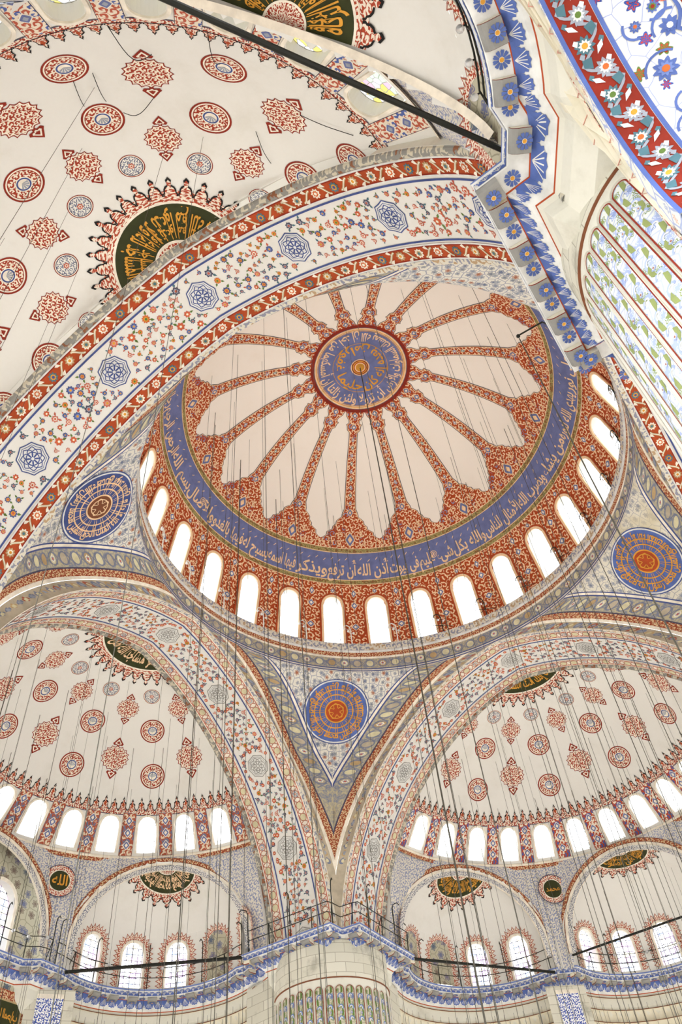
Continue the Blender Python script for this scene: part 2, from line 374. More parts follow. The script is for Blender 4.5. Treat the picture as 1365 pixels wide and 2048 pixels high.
# ------------------------------------------------------------------ painted ornaments (2-D outlines in metres)
def star_outline(R, n, depth, sx=1.0, sy=1.0, per=6):
    N = n*per; return [(sx*R*(1-depth*abs(sin(n*a/2)))*cos(a), sy*R*(1-depth*abs(sin(n*a/2)))*sin(a)) for a in (2*pi*k/N for k in range(N))]
def finial(y0, k, sgn=1):
    pts = [(-.05, 0), (-.06, .06), (-.19, .05), (-.24, .13), (-.17, .2), (-.13, .26), (0, .42), (.13, .26), (.17, .2), (.24, .13), (.19, .05), (.06, .06), (.05, 0)]
    return [(x*k, y0+sgn*y*k) for x, y in pts]
def cartouche(mb, R, line='deep_red', h=0.012):
    o = star_outline(R, 16, .13, 1.0, .92)
    mb.ring(scale2(o, .93), o, line, h); mb.ring(scale2(o, .86), scale2(o, .93), 'pale', h); mb.fan(scale2(o, .86), (0, 0), 'red_on_cream', h, 2)
    for sg in (1, -1):
        f = finial(sg*R*.83, R*1.6, sg); c = (0, sg*(R*.83+R*.28)); mb.fan(f, c, line, h+.006); mb.fan(scale2(f, .62, c), c, 'pale', h+.012); mb.fan(scale2(f, .34, c), c, line, h+.018)
def petals(mb, cx, cy, r, n, m, m2, h, dep=.25, core=None, a0=0.0):
    P = [(cx+r*(1-dep*.5+dep*.5*cos(n*a))*cos(a+a0), cy+r*(1-dep*.5+dep*.5*cos(n*a))*sin(a+a0)) for a in (2*pi*k/(n*4) for k in range(n*4))]
    mb.fan(P, (cx, cy), m, h)
    mb.fan(scale2(P, .62, (cx, cy)), (cx, cy), m2, h+.006)
    mb.disc(cx, cy, r*.3, core or m, h+.012, 8, 1)
def roundel(mb, R, h=0.012, small=False):
    if small:
        mb.annulus(0, 0, R*.93, R, 'deep_red', h, 28); mb.annulus(0, 0, R*.86, R*.93, 'pale', h, 28); mb.disc(0, 0, R*.86, 'grey_on_white', h, 28); mb.annulus(0, 0, R*.8, R*.86, 'slate', h+.006, 28)
        petals(mb, 0, .0, R*.26, 6, 'coral', 'pale', h+.01); return
    mb.annulus(0, 0, R*.9, R, 'deep_red', h, 32); mb.annulus(0, 0, R*.83, R*.9, 'pale', h, 32); mb.annulus(0, 0, R*.79, R*.83, 'deep_red', h, 32)
    mb.annulus(0, 0, R*.42, R*.79, 'red_on_cream', h, 32, 2); mb.annulus(0, 0, R*.37, R*.42, 'pale', h, 32); mb.annulus(0, 0, R*.29, R*.37, 'navy', h, 24); mb.disc(0, 0, R*.29, 'pale', h, 20)
    for k in range(5):
        a = pi*(.1+.2*k); mb.fan([(0, -R*.1), (R*.26*cos(a-.22), R*.26*sin(a-.22)), (R*.27*cos(a), R*.27*sin(a)), (R*.26*cos(a+.22), R*.26*sin(a+.22))], (R*.14*cos(a), R*.14*sin(a)), 'mist', h+.006)
_c = [(-.5, 0), (-.5, .1), (-.4, .14), (-.33, .26), (-.31, .42), (-.34, .5), (-.24, .58), (-.12, .64), (-.07, .72), (-.13, .8), (-.06, .87)]
CREST = _c+[(0, 1.0)]+[(-x, y) for x, y in reversed(_c)]
_c = [(-.5, 0), (-.5, .14), (-.42, .2), (-.4, .36), (-.3, .5), (-.14, .58), (-.06, .62), (-.06, .72), (-.17, .84)]
MCREST = _c+[(0, 1.0)]+[(-x, y) for x, y in reversed(_c)]
def crest(mb, x, wd, hg, line, fill, h, y0=0.0):
    o = [(x+a*wd, y0+b*hg) for a, b in CREST]; c = (x, y0+.2*hg)
    mb.fan(o, c, line, h); mb.fan([(x+a*wd*.8, y0+(b*.84)*hg) for a, b in CREST], c, fill, h+.008)
    mb.fan([(x, y0+.22*hg), (x-.14*wd, y0+.38*hg), (x, y0+.6*hg), (x+.14*wd, y0+.38*hg)], (x, y0+.4*hg), 'red', h+.014)
FL_COL = [('coral', 'orange', 'pale'), ('coral', 'pink', 'gold'), ('navy', 'skyblue', 'gold'), ('orange', 'gold', 'leaf'), ('slate', 'mist', 'coral'), ('coral', 'pale', 'coral'), ('navy', 'gold', 'coral')]
def sprig(mb, x, y, r, h, kind, a0):
    c = FL_COL[kind % len(FL_COL)]
    petals(mb, x, y, r, 7+kind % 4, c[0], c[1], h, .3, c[2], a0)
    for sg in (1, -1):   # two leaves on a short stem
        a = a0+sg*.9-pi/2; ex, ey = x+1.9*r*cos(a), y+1.9*r*sin(a); nx, ny = -sin(a)*r*.3, cos(a)*r*.3
        mx, my = (x+ex)/2+.3*r*cos(a), (y+ey)/2+.3*r*sin(a)
        mb.poly([(x+r*.8*cos(a), y+r*.8*sin(a)), (mx+nx, my+ny), (ex, ey), (mx-nx, my-ny)], 'leaf' if kind % 3 == 0 else ('teal' if kind % 3 == 1 else 'coral'), h-.003)
def octagram(mb, cx, cy, R, h, line='navy', fill='blue_on_white', bgm='white'):
    def st(R_): return [(cx+R_*(1.0 if k % 2 == 0 else .9)*cos(pi*k/8), cy+R_*(1.0 if k % 2 == 0 else .9)*sin(pi*k/8)) for k in range(16)]
    mb.ring(st(R*.93), st(R), line, h); mb.ring(st(R*.84), st(R*.93), bgm, h); mb.ring(st(R*.8), st(R*.84), line, h); mb.fan(st(R*.8), (cx, cy), bgm, h, 2)
    for k in range(8):          # knot work
        a = 2*pi*k/8; q = [(cx+R*.72*cos(a)*t+R*.3*sin(pi*t)*cos(a+pi/2), cy+R*.72*sin(a)*t+R*.3*sin(pi*t)*sin(a+pi/2)) for t in frange(.08, 1, 6)]
        mb.stroke(q, R*.055, line, h+.006)
        q = [(cx+R*.72*cos(a)*t-R*.3*sin(pi*t)*cos(a+pi/2), cy+R*.72*sin(a)*t-R*.3*sin(pi*t)*sin(a+pi/2)) for t in frange(.08, 1, 6)]
        mb.stroke(q, R*.055, line, h+.006)
    mb.annulus(cx, cy, R*.36, R*.42, line, h+.008, 16)
def half_medallion(mb_map, polar_map, r_in, r_out, text, crest_n, parent, az_half, name='painted_half_medallion', h=0.02, lit='gold', label=None, field='green'):
    """half disc of lettering at the top of a half dome; polar_map(angle from axis, radius, h)"""
    mb = MB(polar_map); A = frange(-az_half, az_half, 40)
    def band(ra, rb, m, hh, st=2):
        mb.ring([(a, ra) for a in A], [(a, rb) for a in A], m, hh, st, False)
    band(.05, r_in*.9, 'red_on_cream', h, 3); band(r_in*.9, r_in, 'pale', h, 1)
    band(r_in, r_out*.965, field, h, 4); band(r_out*.965, r_out, 'pale', h, 1); band(r_out, r_out*1.16, 'red_on_cream_fine', h, 1)
    dw = 2*az_half/crest_n
    for k in range(crest_n):
        a = -az_half+dw*(k+.5); H = r_out*.3
        for sc_, m, dh in ((1.0, 'black', .004), (.8, 'red_on_cream_fine', .012)):
            pts = [(a+x*dw*.99*sc_, r_out*1.08+y*H*(1 if sc_ == 1 else .86)) for x, y in MCREST]; mb.fan(pts, (a, r_out*1.12), m, h+dh)
    V, Fc, wd = glyphs(text); span = az_half*1.86
    rad = r_out*.94-r_in*1.04
    for lay, (ya, yb, off) in enumerate(((0.0, .8, 0.0), (.5, 1.0, .06))):
        tv = V
        idx = [mb.P(az_half*.93-span*((x/wd)) if False else -(-az_half*.93+span*(x/wd)), r_out*.93-rad*(ya+(yb-ya)*max(0, min(1, (y+.28)/1.15))), h+.02) for x, y in tv]
        for f in Fc: mb.face([idx[i] for i in f], lit)
    for k in range(15):          # tall strokes that converge on the centre
        a = -az_half*.92+az_half*1.84*(k+.5)/15; mb.poly([(a-.006, r_out*.8), (a+.006, r_out*.8), (a+.012, r_in*1.06), (a-.012, r_in*1.06)], lit, h+.022)
    return mb.build(name, parent, label=label)
# ================================================================== the main dome
RS, Z0 = 12.032, 30.931
RIB0, NRIB = radians(39.1), 16
S_MED, S_LOBE, S_GOLD, S_B0, S_B1, S_RED, S_END = 2.93, 11.08, 11.63, 11.92, 13.67, 13.96, 18.1
dome = Rev(0, 0, [(RS*sin(a), Z0+RS*cos(a)) for a in frange(0, S_END/RS, 150)])
WSTEP, WAZ0 = radians(13.258), radians(111.328)
dome_win = [WAZ0-k*WSTEP for k in range(15)]
hid = (2*pi-14*WSTEP)/14
dome_win += [WAZ0+hid*k for k in range(1, 14)]
def win_outline(hw, top, bot, n=10, pointed=.12):
    """closed outline of an arched opening, x across, y up; top = y of the apex"""
    pts = [(-hw, bot)]; sp = top-hw*(1+pointed)
    for k in range(n+1):
        a = pi-pi*k/n; pts.append((hw*cos(a), sp+(hw*(1+pointed))*sin(a)**.92 if 0 < k < n else sp))
    pts.append((hw, bot)); return pts
def top_y(x, hw, top, pointed=.12):
    sp = top-hw*(1+pointed); c = max(-1, min(1, x/hw)); return sp+hw*(1+pointed)*max(0.0, sqrt(max(0, 1-c*c)))**.92
def pierced(rev, azs, wins, hw, s_ref, top, bot, s0, s1, m, uvk=1.0, az_range=None, nrow=6):
    """a band of a surface of revolution with arched openings cut through it"""
    mb = MB(); cols = set()
    for a in azs: cols.add(round(a, 6))
    r = rev.rz(s_ref)[0]; spans = []
    for a in wins:
        spans.append((a-hw/r, a+hw/r, a))
        for k in range(13): cols.add(round(a-hw/r+2*hw/r*k/12, 6))
    cols = sorted(cols)
    keep = []
    for a in cols:
        if keep and a-keep[-1] < 1e-4: continue
        keep.append(a)
    def quad(a, b, sa0, sb0, sa1, sb1, n):
        pr = None
        for k in range(n+1):
            t = k/n; qa, qb = sa0+(sa1-sa0)*t, sb0+(sb1-sb0)*t
            c = (mb.add(rev.P(a, qa), (a*r*uvk, -qa)), mb.add(rev.P(b, qb), (b*r*uvk, -qb)))
            if pr: mb.face((pr[0], pr[1], c[1], c[0]), m)
            pr = c
    for a, b in zip(keep, keep[1:]):
        mid = (a+b)/2; W_ = None
        for lo, hi, ctr in spans:
            if lo < mid < hi: W_ = ctr
        if W_ is None: quad(a, b, s0, s0, s1, s1, nrow)
        else:
            ta, tb = s_ref-top_y((a-W_)*r, hw, top), s_ref-top_y((b-W_)*r, hw, top)
            quad(a, b, s0, s0, ta, tb, 3)
            if s_ref-bot < s1-1e-3: quad(a, b, s_ref-bot, s_ref-bot, s1, s1, 1)
    return mb
WIN_PROTO = {}
def window_parts(key, mp, base, hw, top, bot, depth, pmat, frame_w=.13, frame_m='pale', jamb_m='white_plaster', bars=None, blind=None, rim=None):
    """meshes of one window, relative to base"""
    if key in WIN_PROTO: return WIN_PROTO[key]
    rel = lambda x, y, h: mp(x, y, h)-base
    res = []
    o = win_outline(hw, top, bot, 14); fo = win_outline(hw+frame_w, top+frame_w*1.1, bot, 14)
    mb = MB(rel)
    A = [mb.P(x, y, .0) for x, y in fo]; B = [mb.P(x, y, .07) for x, y in fo]; Ci = [mb.P(x, y, .07) for x, y in o]; D = [mb.P(x, y, -.03) for x, y in o]
    for L0, L1 in ((A, B), (B, Ci), (Ci, D)):
        for i in range(len(o)-1): mb.face((L0[i], L0[i+1], L1[i+1], L1[i]), frame_m)
    if rim:
        g = win_outline(hw+frame_w+.1, top+frame_w*1.1+.14, bot, 14)
        for i in range(len(o)-1): mb.ring([fo[i], fo[i+1]], [g[i], g[i+1]], rim, .014, 1, False)
    res.append(('frame', mb.mesh('window_frame')))
    mb = MB(rel); mb.ring(o, o, jamb_m, 0.0); mb = MB(rel)
    P0 = [mb.P(x, y, .01) for x, y in o]; P1 = [mb.P(x*.94, y if y < top-hw else y-.03, -depth) for x, y in o]
    for i in range(len(o)-1): mb.face((P0[i], P0[i+1], P1[i+1], P1[i]), jamb_m)
    mb.face((P0[-1], P0[0], P1[0], P1[-1]), jamb_m)
    res.append(('reveal', mb.mesh('window_reveal')))
    mb = MB(rel); q = [(x*.95, y) for x, y in o]; mb.fan(q, (0, (top+bot)/2-.1), pmat, -depth+.02, 1); res.append(('glazing', mb.mesh('window_glazing')))
    if bars:
        mb = MB(rel); nx, ny, m, t = bars; hd = -depth+.06
        for k in range(1, nx):
            x = -hw+2*hw*k/nx; mb.stroke([(x, bot), (x, top_y(x, hw, top)-.03)], t, m, hd)
        for k in range(1, ny):
            y = bot+(top-bot)*k/ny
            xx = hw if y < top-hw*1.12 else hw*sqrt(max(0, 1-((y-(top-hw*1.12))/(hw*1.12))**2)); mb.stroke([(-xx, y), (xx, y)], t, m, hd)
        res.append(('glazing_bars', mb.mesh('window_bars')))
    WIN_PROTO[key] = res; return res
NWIN = [0]; WIN_FAM = {}
def proj_px(p):
    d = Vector(p)-CAM; z = d.dot(fw); return (682.5+FPX*d.dot(rt)/z, 1024-FPX*d.dot(up)/z) if z > .1 else (-9e3, -9e3)
def make_window(key, mp, base, rz, world_loc, label, group, fam=None, **kw):
    px = proj_px(world_loc)
    if fam and not (-320 < px[0] < 1685 and -320 < px[1] < 2368): return None      # far outside the picture
    NWIN[0] += 1
    e = root('window_%d' % NWIN[0], label, 'window', world_loc, rz, 'structure', group)
    for nm, me in window_parts(key, mp, base, **kw): obj(nm, me, e)
    if fam: WIN_FAM.setdefault(fam, []).append((px, e))
    return e

D = root('dome', 'large main dome with sixteen red painted ribs and blue inscription band', 'dome', (0, 0, 0), 0, 'structure')
mb = MB(); mb.gridfn(lambda a, s: dome.P(a, s), frange(0, 2*pi, 192), frange(.02, S_RED, 60), 'dome_plaster', lambda a, s: (a*8, s)); mb.build('vault', D, True, 'cream plaster vault')
# pierced window zone
HW, WTOP, WBOT = .58, 1.42, -1.72; S_REF = 16.25
mb = pierced(dome, frange(-pi*.7, 2*pi-pi*.7, 128), [(a if a > -pi*.7 else a+2*pi) if a < 2*pi-pi*.7 else a-2*pi for a in dome_win], HW, S_REF, WTOP, WBOT, S_RED, S_END, 'dome_arabesque')
mb.build('window_drum', D, True, 'red drum with cream arabesque')
# ribs: outline half-widths against s
def rib_hw(s):
    t = [(2.9, .60), (3.02, .60), (3.1, .46), (3.3, .44), (3.55, .27), (3.7, .26), (3.8, .42), (3.9, .36), (4.15, .34), (4.3, .2), (4.6, .19), (6.0, .225), (8.2, .27), (9.1, .30), (9.45, .44), (9.62, .46), (9.75, .64), (9.9, .80), (10.1, .84), (10.25, 1.02), (10.42, 1.06), (10.52, 1.22), (10.62, 1.40), (10.85, 1.46), (10.98, 1.62), (11.08, 1.9)]
    for (a, x), (b, y) in zip(t, t[1:]):
        if a <= s <= b: return x+(y-x)*(s-a)/(b-a)
    return t[-1][1]
rib_s = [2.9, 2.95, 3.02, 3.1, 3.2, 3.3, 3.45, 3.55, 3.7, 3.8, 3.9, 4.05, 4.15, 4.3, 4.6]+frange(4.9, 9.1, 14)+[9.25, 9.45, 9.62, 9.75, 9.9, 10.1, 10.25, 10.42, 10.52, 10.62, 10.75, 10.85, 10.98, 11.08, 11.2, 11.4, 11.63]
rib_mp = dome.local(0, 0)
def rib_layer(mb, grow, m, h):
    prev = None
    for s in rib_s:
        half = dome.rz(s)[0]*pi/NRIB; w_ = max(.05, rib_hw(s)+grow); w_ = half*1.001 if (s >= 11.08-grow*.35 or w_ > half) else w_
        row = [mb.P(w_*t, -s, h) for t in frange(-1, 1, 6)]
        if prev:
            for i in range(6): mb.face((prev[i], prev[i+1], row[i+1], row[i]), m)
        prev = row
mb = MB(rib_mp)
rib_layer(mb, .085, 'slate', .012); rib_layer(mb, .045, 'cream', .018); rib_layer(mb, 0.0, 'rib_arabesque', .024)
def lozenge(mb, x, y, a, b, h, m1='cream', m2='blue', m3='cream'):
    for k, m in ((1.0, m1), (.8, m2), (.42, m3)):
        mb.fan([(x+a*k*cos(t)*(1-.25*abs(sin(2*t))), y+b*k*sin(t)*(1-.25*abs(sin(2*t)))) for t in (2*pi*i/20 for i in range(20))], (x, y), m, h); h += .006
lozenge(mb, 0, -11.06, .33, .5, .032)
for s in (3.2, 3.95): lozenge(mb, 0, -s, .2, .22, .032, 'cream', 'blue', 'pale')
for k in range(9): lozenge(mb, 0, -(4.75+k*.5), .11, .17, .032, 'cream', 'blue' if k % 2 == 0 else 'teal', 'pale')
lozenge(mb, 0, -9.35, .2, .26, .032)
for sg in (1, -1):
    for y, x, r in ((-11.3, .75, .16), (-11.33, 1.25, .15), (-10.75, .62, .15), (-11.35, 1.75, .13)): mb.stroke([(sg*x+r*cos(t), y+r*sin(t)) for t in frange(0, 2*pi, 14)], .05, 'cream', .032)
rib_me = mb.mesh('painted_rib')
for k in range(NRIB): obj('painted_rib', rib_me, D, None, RIB0+k*2*pi/NRIB)
# central medallion
mb = MB(dome.polar(RIB0, 1.75)); r_ = dome.rz(1.75)[0]
def dring(mb, s0, s1, m, h, n=96, st=2):
    A = frange(0, 2*pi*r_, n); mb.ring([(a, 1.75-s0) for a in A], [(a, 1.75-s1) for a in A], m, h, st, False)
dring(mb, .55, 2.58, 'blue', .02, 96, 7); dring(mb, 2.58, 2.76, 'cream', .03, 96, 1); dring(mb, 2.62, 2.66, 'gold', .036, 96, 1); dring(mb, 2.76, 2.8, 'slate', .03, 96, 1); dring(mb, 2.8, 3.0, 'deep_red', .03, 96, 1)
cm = mb.build('medallion', D, False, 'blue round medallion ringed in cream at the crown')
mb = MB(dome.polar(RIB0+radians(160), 1.75))
verse = ('إن الله يمسك السماوات والأرض', 'أن تزولا ولئن زالتا', 'إن أمسكهما من أحد', 'من بعده إنه كان', 'حليما غفورا')
for s_ring, words_, shares, hgt_, m_ in ((2.2, verse[:3], (.42, .29, .29), .8, 'cream'), (1.3, verse[3:], (.52, .48), .82, 'gold')):
    mb.map = dome.polar(RIB0+radians(160), s_ring); tot = 2*pi*dome.rz(s_ring)[0]; pos_ = 0.0
    for t, f in zip(words_, shares):     # reads right to left, so later words stand further left
        x1 = -pos_*tot; x0 = -(pos_+f*.975)*tot; letter(mb, t, m_, .034, x0, x1, -.17, hgt_, .022); pos_ += f
mb.map = dome.polar(RIB0, 1.75)
for sa in (1.62, 2.52): dring(mb, sa, sa+.03, 'gold', .03, 80, 1)
mb.build('inscription', cm, False, 'gold and cream lettering')
mb = MB(dome.polar(RIB0, 1.75))
for a, b, m in ((.5, .56, 'cream'), (.44, .5, 'deep_red'), (.38, .44, 'gold'), (.32, .38, 'red'), (.26, .32, 'cream'), (.02, .26, 'brass')): dring(mb, a, b, m, .04, 40, 1)
mb.build('boss', cm, False, 'gilt boss with red rings')
# inscription band with its gilt borders
B_ = root  # (keeps the helper close at hand)
mb = MB(); mb.gridfn(lambda a, s: dome.P(a, s, .02), frange(0, 2*pi, 192), frange(S_B0, S_B1, 6), 'blue', lambda a, s: (a*10, s)); band = mb.build('inscription_band', D, True, 'blue band of cream lettering')
for s0, s1 in ((S_GOLD, S_B0), (S_B1, S_RED)):
    mb = MB(); mb.gridfn(lambda a, s: dome.P(a, s, .026), frange(0, 2*pi, 192), [s0, (s0+s1)/2, s1], 'gilt_border', lambda a, s: (a*10, s))
    for e in (s0, s1): mb.gridfn(lambda a, s: dome.P(a, s, .034), frange(0, 2*pi, 192), [e-.025, e+.025], 'cream')
    mb.build('gilt_border', D, True, 'gilt border of the inscription band')
s_mid = 12.95; rb_ = dome.rz(s_mid)[0]
words = [(-92, 'الله نور'), (-78, 'على نور'), (-66, 'يهدي الله لنوره'), (-50, 'من يشاء'), (-36, 'ويضرب الله'), (-23, 'الأمثال للناس'), (-8, 'والله بكل'), (4, 'شيء عليم'), (16, 'في بيوت'), (26, 'أذن الله'), (37, 'أن ترفع'), (47, 'ويذكر'), (58, 'فيها اسمه'), (68, 'يسبح له'), (78, 'فيها بالغدو'), (91, 'والآصال'), (105, 'بسم الله'), (118, 'الرحمن الرحيم'), (134, 'رجال لا تلهيهم'), (150, 'تجارة ولا بيع'), (166, 'عن ذكر الله')]
for i, (a, t) in enumerate(words):
    nx = words[i+1][0] if i+1 < len(words) else a+14
    mb = MB(dome.polar(radians(a), s_mid)); wdt = radians(nx-a)*rb_
    letter(mb, t, 'cream', .045, -wdt*.98, 0.0, -.40, 1.02)
    for k in range(4): mb.poly([(-wdt*(k+.5)/4-.04, .45+.1*(k % 2)), (-wdt*(k+.5)/4+.1, .58+.1*(k % 2)), (-wdt*(k+.5)/4+.1, .64+.1*(k % 2)), (-wdt*(k+.5)/4-.04, .5+.1*(k % 2))], 'cream', .045)
    mb.build('word', band)
for a in (10.5, 97.5):
    mb = MB(dome.polar(radians(a), s_mid))
    for ra, rb2 in ((0, .06), (.1, .14), (.19, .23)): mb.annulus(0, .1, ra, rb2, 'cream', .045, 18)
    mb.build('verse_rosette', band)
# florets between the windows
fl = MB(dome.local(0, 0))
for y, a, b in ((-14.55, .17, .27), (-15.35, .22, .26), (-16.8, .26, .25)): lozenge(fl, 0, y, a, b, .016, 'cream', 'blue', 'pale')
fm = fl.mesh('painted_floret')
fl = MB(dome.local(0, 0)); lozenge(fl, 0, -14.4, .15, .17, .016, 'cream', 'blue', 'pale'); fm2 = fl.mesh('painted_floret')
sw = sorted(dome_win)
for i, a in enumerate(sw):
    b = sw[(i+1) % len(sw)]+(2*pi if i+1 == len(sw) else 0); obj('painted_floret', fm, D, None, (a+b)/2); obj('painted_floret', fm2, D, None, a)
base_ = dome.P(0, S_REF-WBOT)
for i, a in enumerate(dome_win):
    lab = ('arched white window in the main dome drum, %s from the left' % ORD[i]) if i < 15 else 'arched white window in the main dome drum behind the near arch'
    make_window('dome', dome.local(0, S_REF), base_, a, Matrix.Rotation(a, 3, 'Z') @ base_, lab, 'main dome windows', hw=HW, top=WTOP, bot=WBOT, depth=.5, pmat='pane_bright', frame_w=.13, frame_m='cream', rim='red')
# ring cornice under the drum
RING = root('cornice_ring', 'round painted cornice below the main dome windows', 'cornice', (0, 0, 29.4), 0, 'structure')
def ring_band(prof, m, name, lab=None, k=1.0):
    mb = MB(); pts = [(r, z-29.4) for r, z in prof]; cum = [0]
    for p, q in zip(pts, pts[1:]): cum.append(cum[-1]+hypot(q[0]-p[0], q[1]-p[1]))
    mb.gridfn(lambda a, i: Vector((pts[i][0]*cos(a), pts[i][0]*sin(a), pts[i][1])), frange(0, 2*pi, 160), list(range(len(pts))), m, lambda a, i: (a*11.6*k, cum[i]))
    return mb.build(name, RING, True, lab)
ring_band([(12.05, 31.5), (11.56, 31.5), (11.54, 31.46), (11.6, 31.0)], 'stone_scroll', 'scroll_moulding', 'pale scroll moulding')
ring_band([(11.6, 31.0), (11.52, 30.97), (11.52, 30.88), (11.6, 30.85)], 'white', 'bead_moulding', 'white bead moulding')
ring_band([(11.6, 30.85), (11.59, 30.55)], 'red_moulding', 'red_frieze', 'narrow red frieze')
ring_band([(11.59, 30.55), (11.56, 30.5), (11.56, 30.42), (11.58, 30.4)], 'pale', 'fillet')
ring_band([(11.58, 30.4), (11.52, 29.62)], 'grey_scroll', 'roundel_frieze', 'grey gold frieze of roundels')
mb = MB(lambda x, y, h: Vector(((11.55-h)*cos(x/11.55), (11.55-h)*sin(x/11.55), y-29.4)))
for k in range(100):
    x = 2*pi*11.55*k/100; mb.annulus(x, 30.01, .2, .25, 'smoke', .02, 14); mb.disc(x, 30.01, .2, ('parchment', 'tan', 'parchment', 'fawn')[k % 4], .02, 14, 1)
    if k % 3 == 0: petals(mb, x, 30.01, .16, 6, 'pale', 'mist', .026, .3, 'coral')
    for y in (29.74, 30.29): mb.stroke([(x+.1, y), (x+.36, 30.01), (x+.62, y)], .04, 'smoke', .02)
mb.build('painted_roundels', RING, False, 'row of painted roundels')
ring_band([(11.52, 29.62), (11.5, 29.58), (11.5, 29.4)], 'pale', 'fillet')
for z in (29.6, 29.46): ring_band([(11.485, z+.03), (11.485, z-.03)], 'navy', 'painted_line')
# ================================================================== main arches and pendentives
ZS, RA, EO = 16.055, 11.44, 2.07
XP, XI, XO = 11.5, 11.67, 15.15
RR = RA+EO; PHI0 = asin(EO/RR); CROWN = ZS+RR*cos(PHI0); ZCOR = 17.32
def half_lat(z, d=0.0):
    q = (RR+d)**2-(z-ZS)**2; return max(0.0, -EO+sqrt(q)) if q > 0 else 0.0
LMAX = RR*(acos((16.2-ZS)/RR)-PHI0)
def soffit(w, L, h):          # local frame: arch across y, w = x position
    sg = 1 if L >= 0 else -1; a = PHI0+abs(L)/RR; r = RR-h
    y = -EO+r*sin(a); z = ZS+r*cos(a); return Vector((w, sg*max(y, 0.0), z))
def arch_strip(mb, w0, w1, m, h=0.0, n=72, hs=(0, 0), st=2):
    mb.gridfn(lambda L, t: soffit(w0+(w1-w0)*t, L, h+hs[0]+(hs[1]-hs[0])*t), frange(-LMAX, LMAX, n), frange(0, 1, st), m, lambda L, t: (w0+(w1-w0)*t, L))
ARCH = {'far_right': (0.0, 'far right arch framing the far right half dome', False), 'far_left': (pi/2, 'far left arch framing the half dome over the prayer wall', False), 'near_left': (pi, 'near arch with red floral borders crossing the upper picture', True), 'near_right': (-pi/2, 'near right arch with red border beside the fluted pier', True)}
def arch_map(mb_w): return lambda x, y, h: soffit(x, y, h)
def make_arch_meshes(near):
    out = []
    mb = MB(); arch_strip(mb, XI-.2, XO+.3, 'white_plaster'); out.append(('soffit', mb.mesh('arch_soffit', True), 'white painted soffit', None))
    # borders
    for (a, b) in ((XI, XI+.62), (XO-.62, XO)):
        mb = MB(); arch_strip(mb, a, b, 'red' if near else 'pale', .014)
        for e in (a+.03, b-.03): arch_strip(mb, e-.03, e+.03, 'white' if near else 'pale', .022, 72, (0, 0), 1)
        for e in (a+.08, b-.08): arch_strip(mb, e-.02, e+.02, 'deep_red' if near else 'coral', .024, 72, (0, 0), 1)
        if near:
            mb.map = arch_map(0); c = (a+b)/2; k = 0; y = -LMAX+.3
            while y < LMAX-.2:
                col = [('tan', 'pale', 'gold'), ('pale', 'tan', 'teal'), ('pale', 'orange', 'pale'), ('teal', 'gold', 'navy')][k % 4]
                petals(mb, c, y, .19, 9, col[0], col[1], .03, .3, col[2])
                v = [(c+.17*cos(pi*t)*(1 if k % 2 == 0 else -1), y+.22+.42*t) for t in frange(0, 1, 6)]; mb.stroke(v, .085, 'tan', .03); mb.stroke(v, .03, 'pale', .036)
                for sg in (1, -1): mb.poly([(c+sg*.2, y+.28), (c+sg*.26, y+.4), (c+sg*.1, y+.5), (c+sg*.13, y+.36)], 'pale', .033)
                y += .84; k += 1
        else:
            mb.map = arch_map(0); c = (a+b)/2; k = 0; y = -LMAX+.3
            while y < LMAX-.2:
                mb.annulus(c, y, .17, .205, 'rose', .03, 14); mb.disc(c, y, .17, ('parchment', 'stone_scroll', 'parchment')[k % 3], .03, 14, 1)
                if k % 3 == 1: petals(mb, c, y, .13, 6, 'mist', 'pale', .036, .3, 'coral')
                for sg in (1, -1): mb.stroke([(c+sg*(.06+.14*sin(pi*t)), y+.2+.2*t) for t in frange(0, 1, 4)], .035, 'rose', .03)
                y += .6; k += 1
        out.append(('painted_border', mb.mesh('arch_border'), 'red floral border' if near else 'pale border of roundels on red vine', None))
    for e in (XI+.72, XO-.72):
        mb = MB(); arch_strip(mb, e-.035, e+.035, 'navy', .016, 72, (0, 0), 1); out.append(('painted_line', mb.mesh('arch_line'), None, None))
    # flowers
    mb = MB(arch_map(0)); rnd = random.Random(5 if near else 9); pts = []
    octs = [k*4.4 for k in range(-4, 5)]; c0_, c1_ = XI+.95, XO-.95; mid = (c0_+c1_)/2
    tries = 0
    while tries < 9000:
        tries += 1
        x, y = rnd.uniform(c0_, c1_), rnd.uniform(-LMAX+.2, LMAX-.2); r = rnd.choice((.08, .1, .12, .14, .17)) if near else rnd.choice((.08, .1, .12, .14))
        if any(hypot((x-mid), y-o) < .68+r for o in octs): continue
        if any(hypot(x-p[0], y-p[1]) < (r+p[2])*1.12+.03 for p in pts): continue
        pts.append((x, y, r))
    for i, (x, y, r) in enumerate(pts): sprig(mb, x, y, r, .016, rnd.randrange(7) if near else rnd.choice((0, 1, 4, 4, 3, 4, 5)), rnd.uniform(0, 6.28))
    if not near:       # garlands round the eight-pointed medallions
        for o in octs:
            for k in range(14):
                a = 2*pi*k/14; petals(mb, mid+.82*cos(a), o+1.05*sin(a), .1, 6, 'coral', 'orange', .022, .2, 'pale')
    out.append(('painted_flowers', mb.mesh('arch_flowers'), 'scattered red, blue and green painted flowers', 'stuff'))
    for o in octs:
        mb = MB(arch_map(0)); octagram(mb, mid, o, .62, .02, 'navy' if near else 'grey', bgm='white'); out.append(('painted_medallion', mb.mesh('arch_medallion'), None, None))
    # mouldings at both edges
    mb = MB()
    for k in range(6):
        a0, a1 = pi*k/6, pi*(k+1)/6; arch_strip(mb, XO+.15-.14*cos(a0), XO+.15-.14*cos(a1), 'roll_moulding', 0, 72, (.14*sin(a0), .14*sin(a1)), 1)
    out.append(('roll_moulding', mb.mesh('arch_moulding', True), 'grey roll moulding', None))
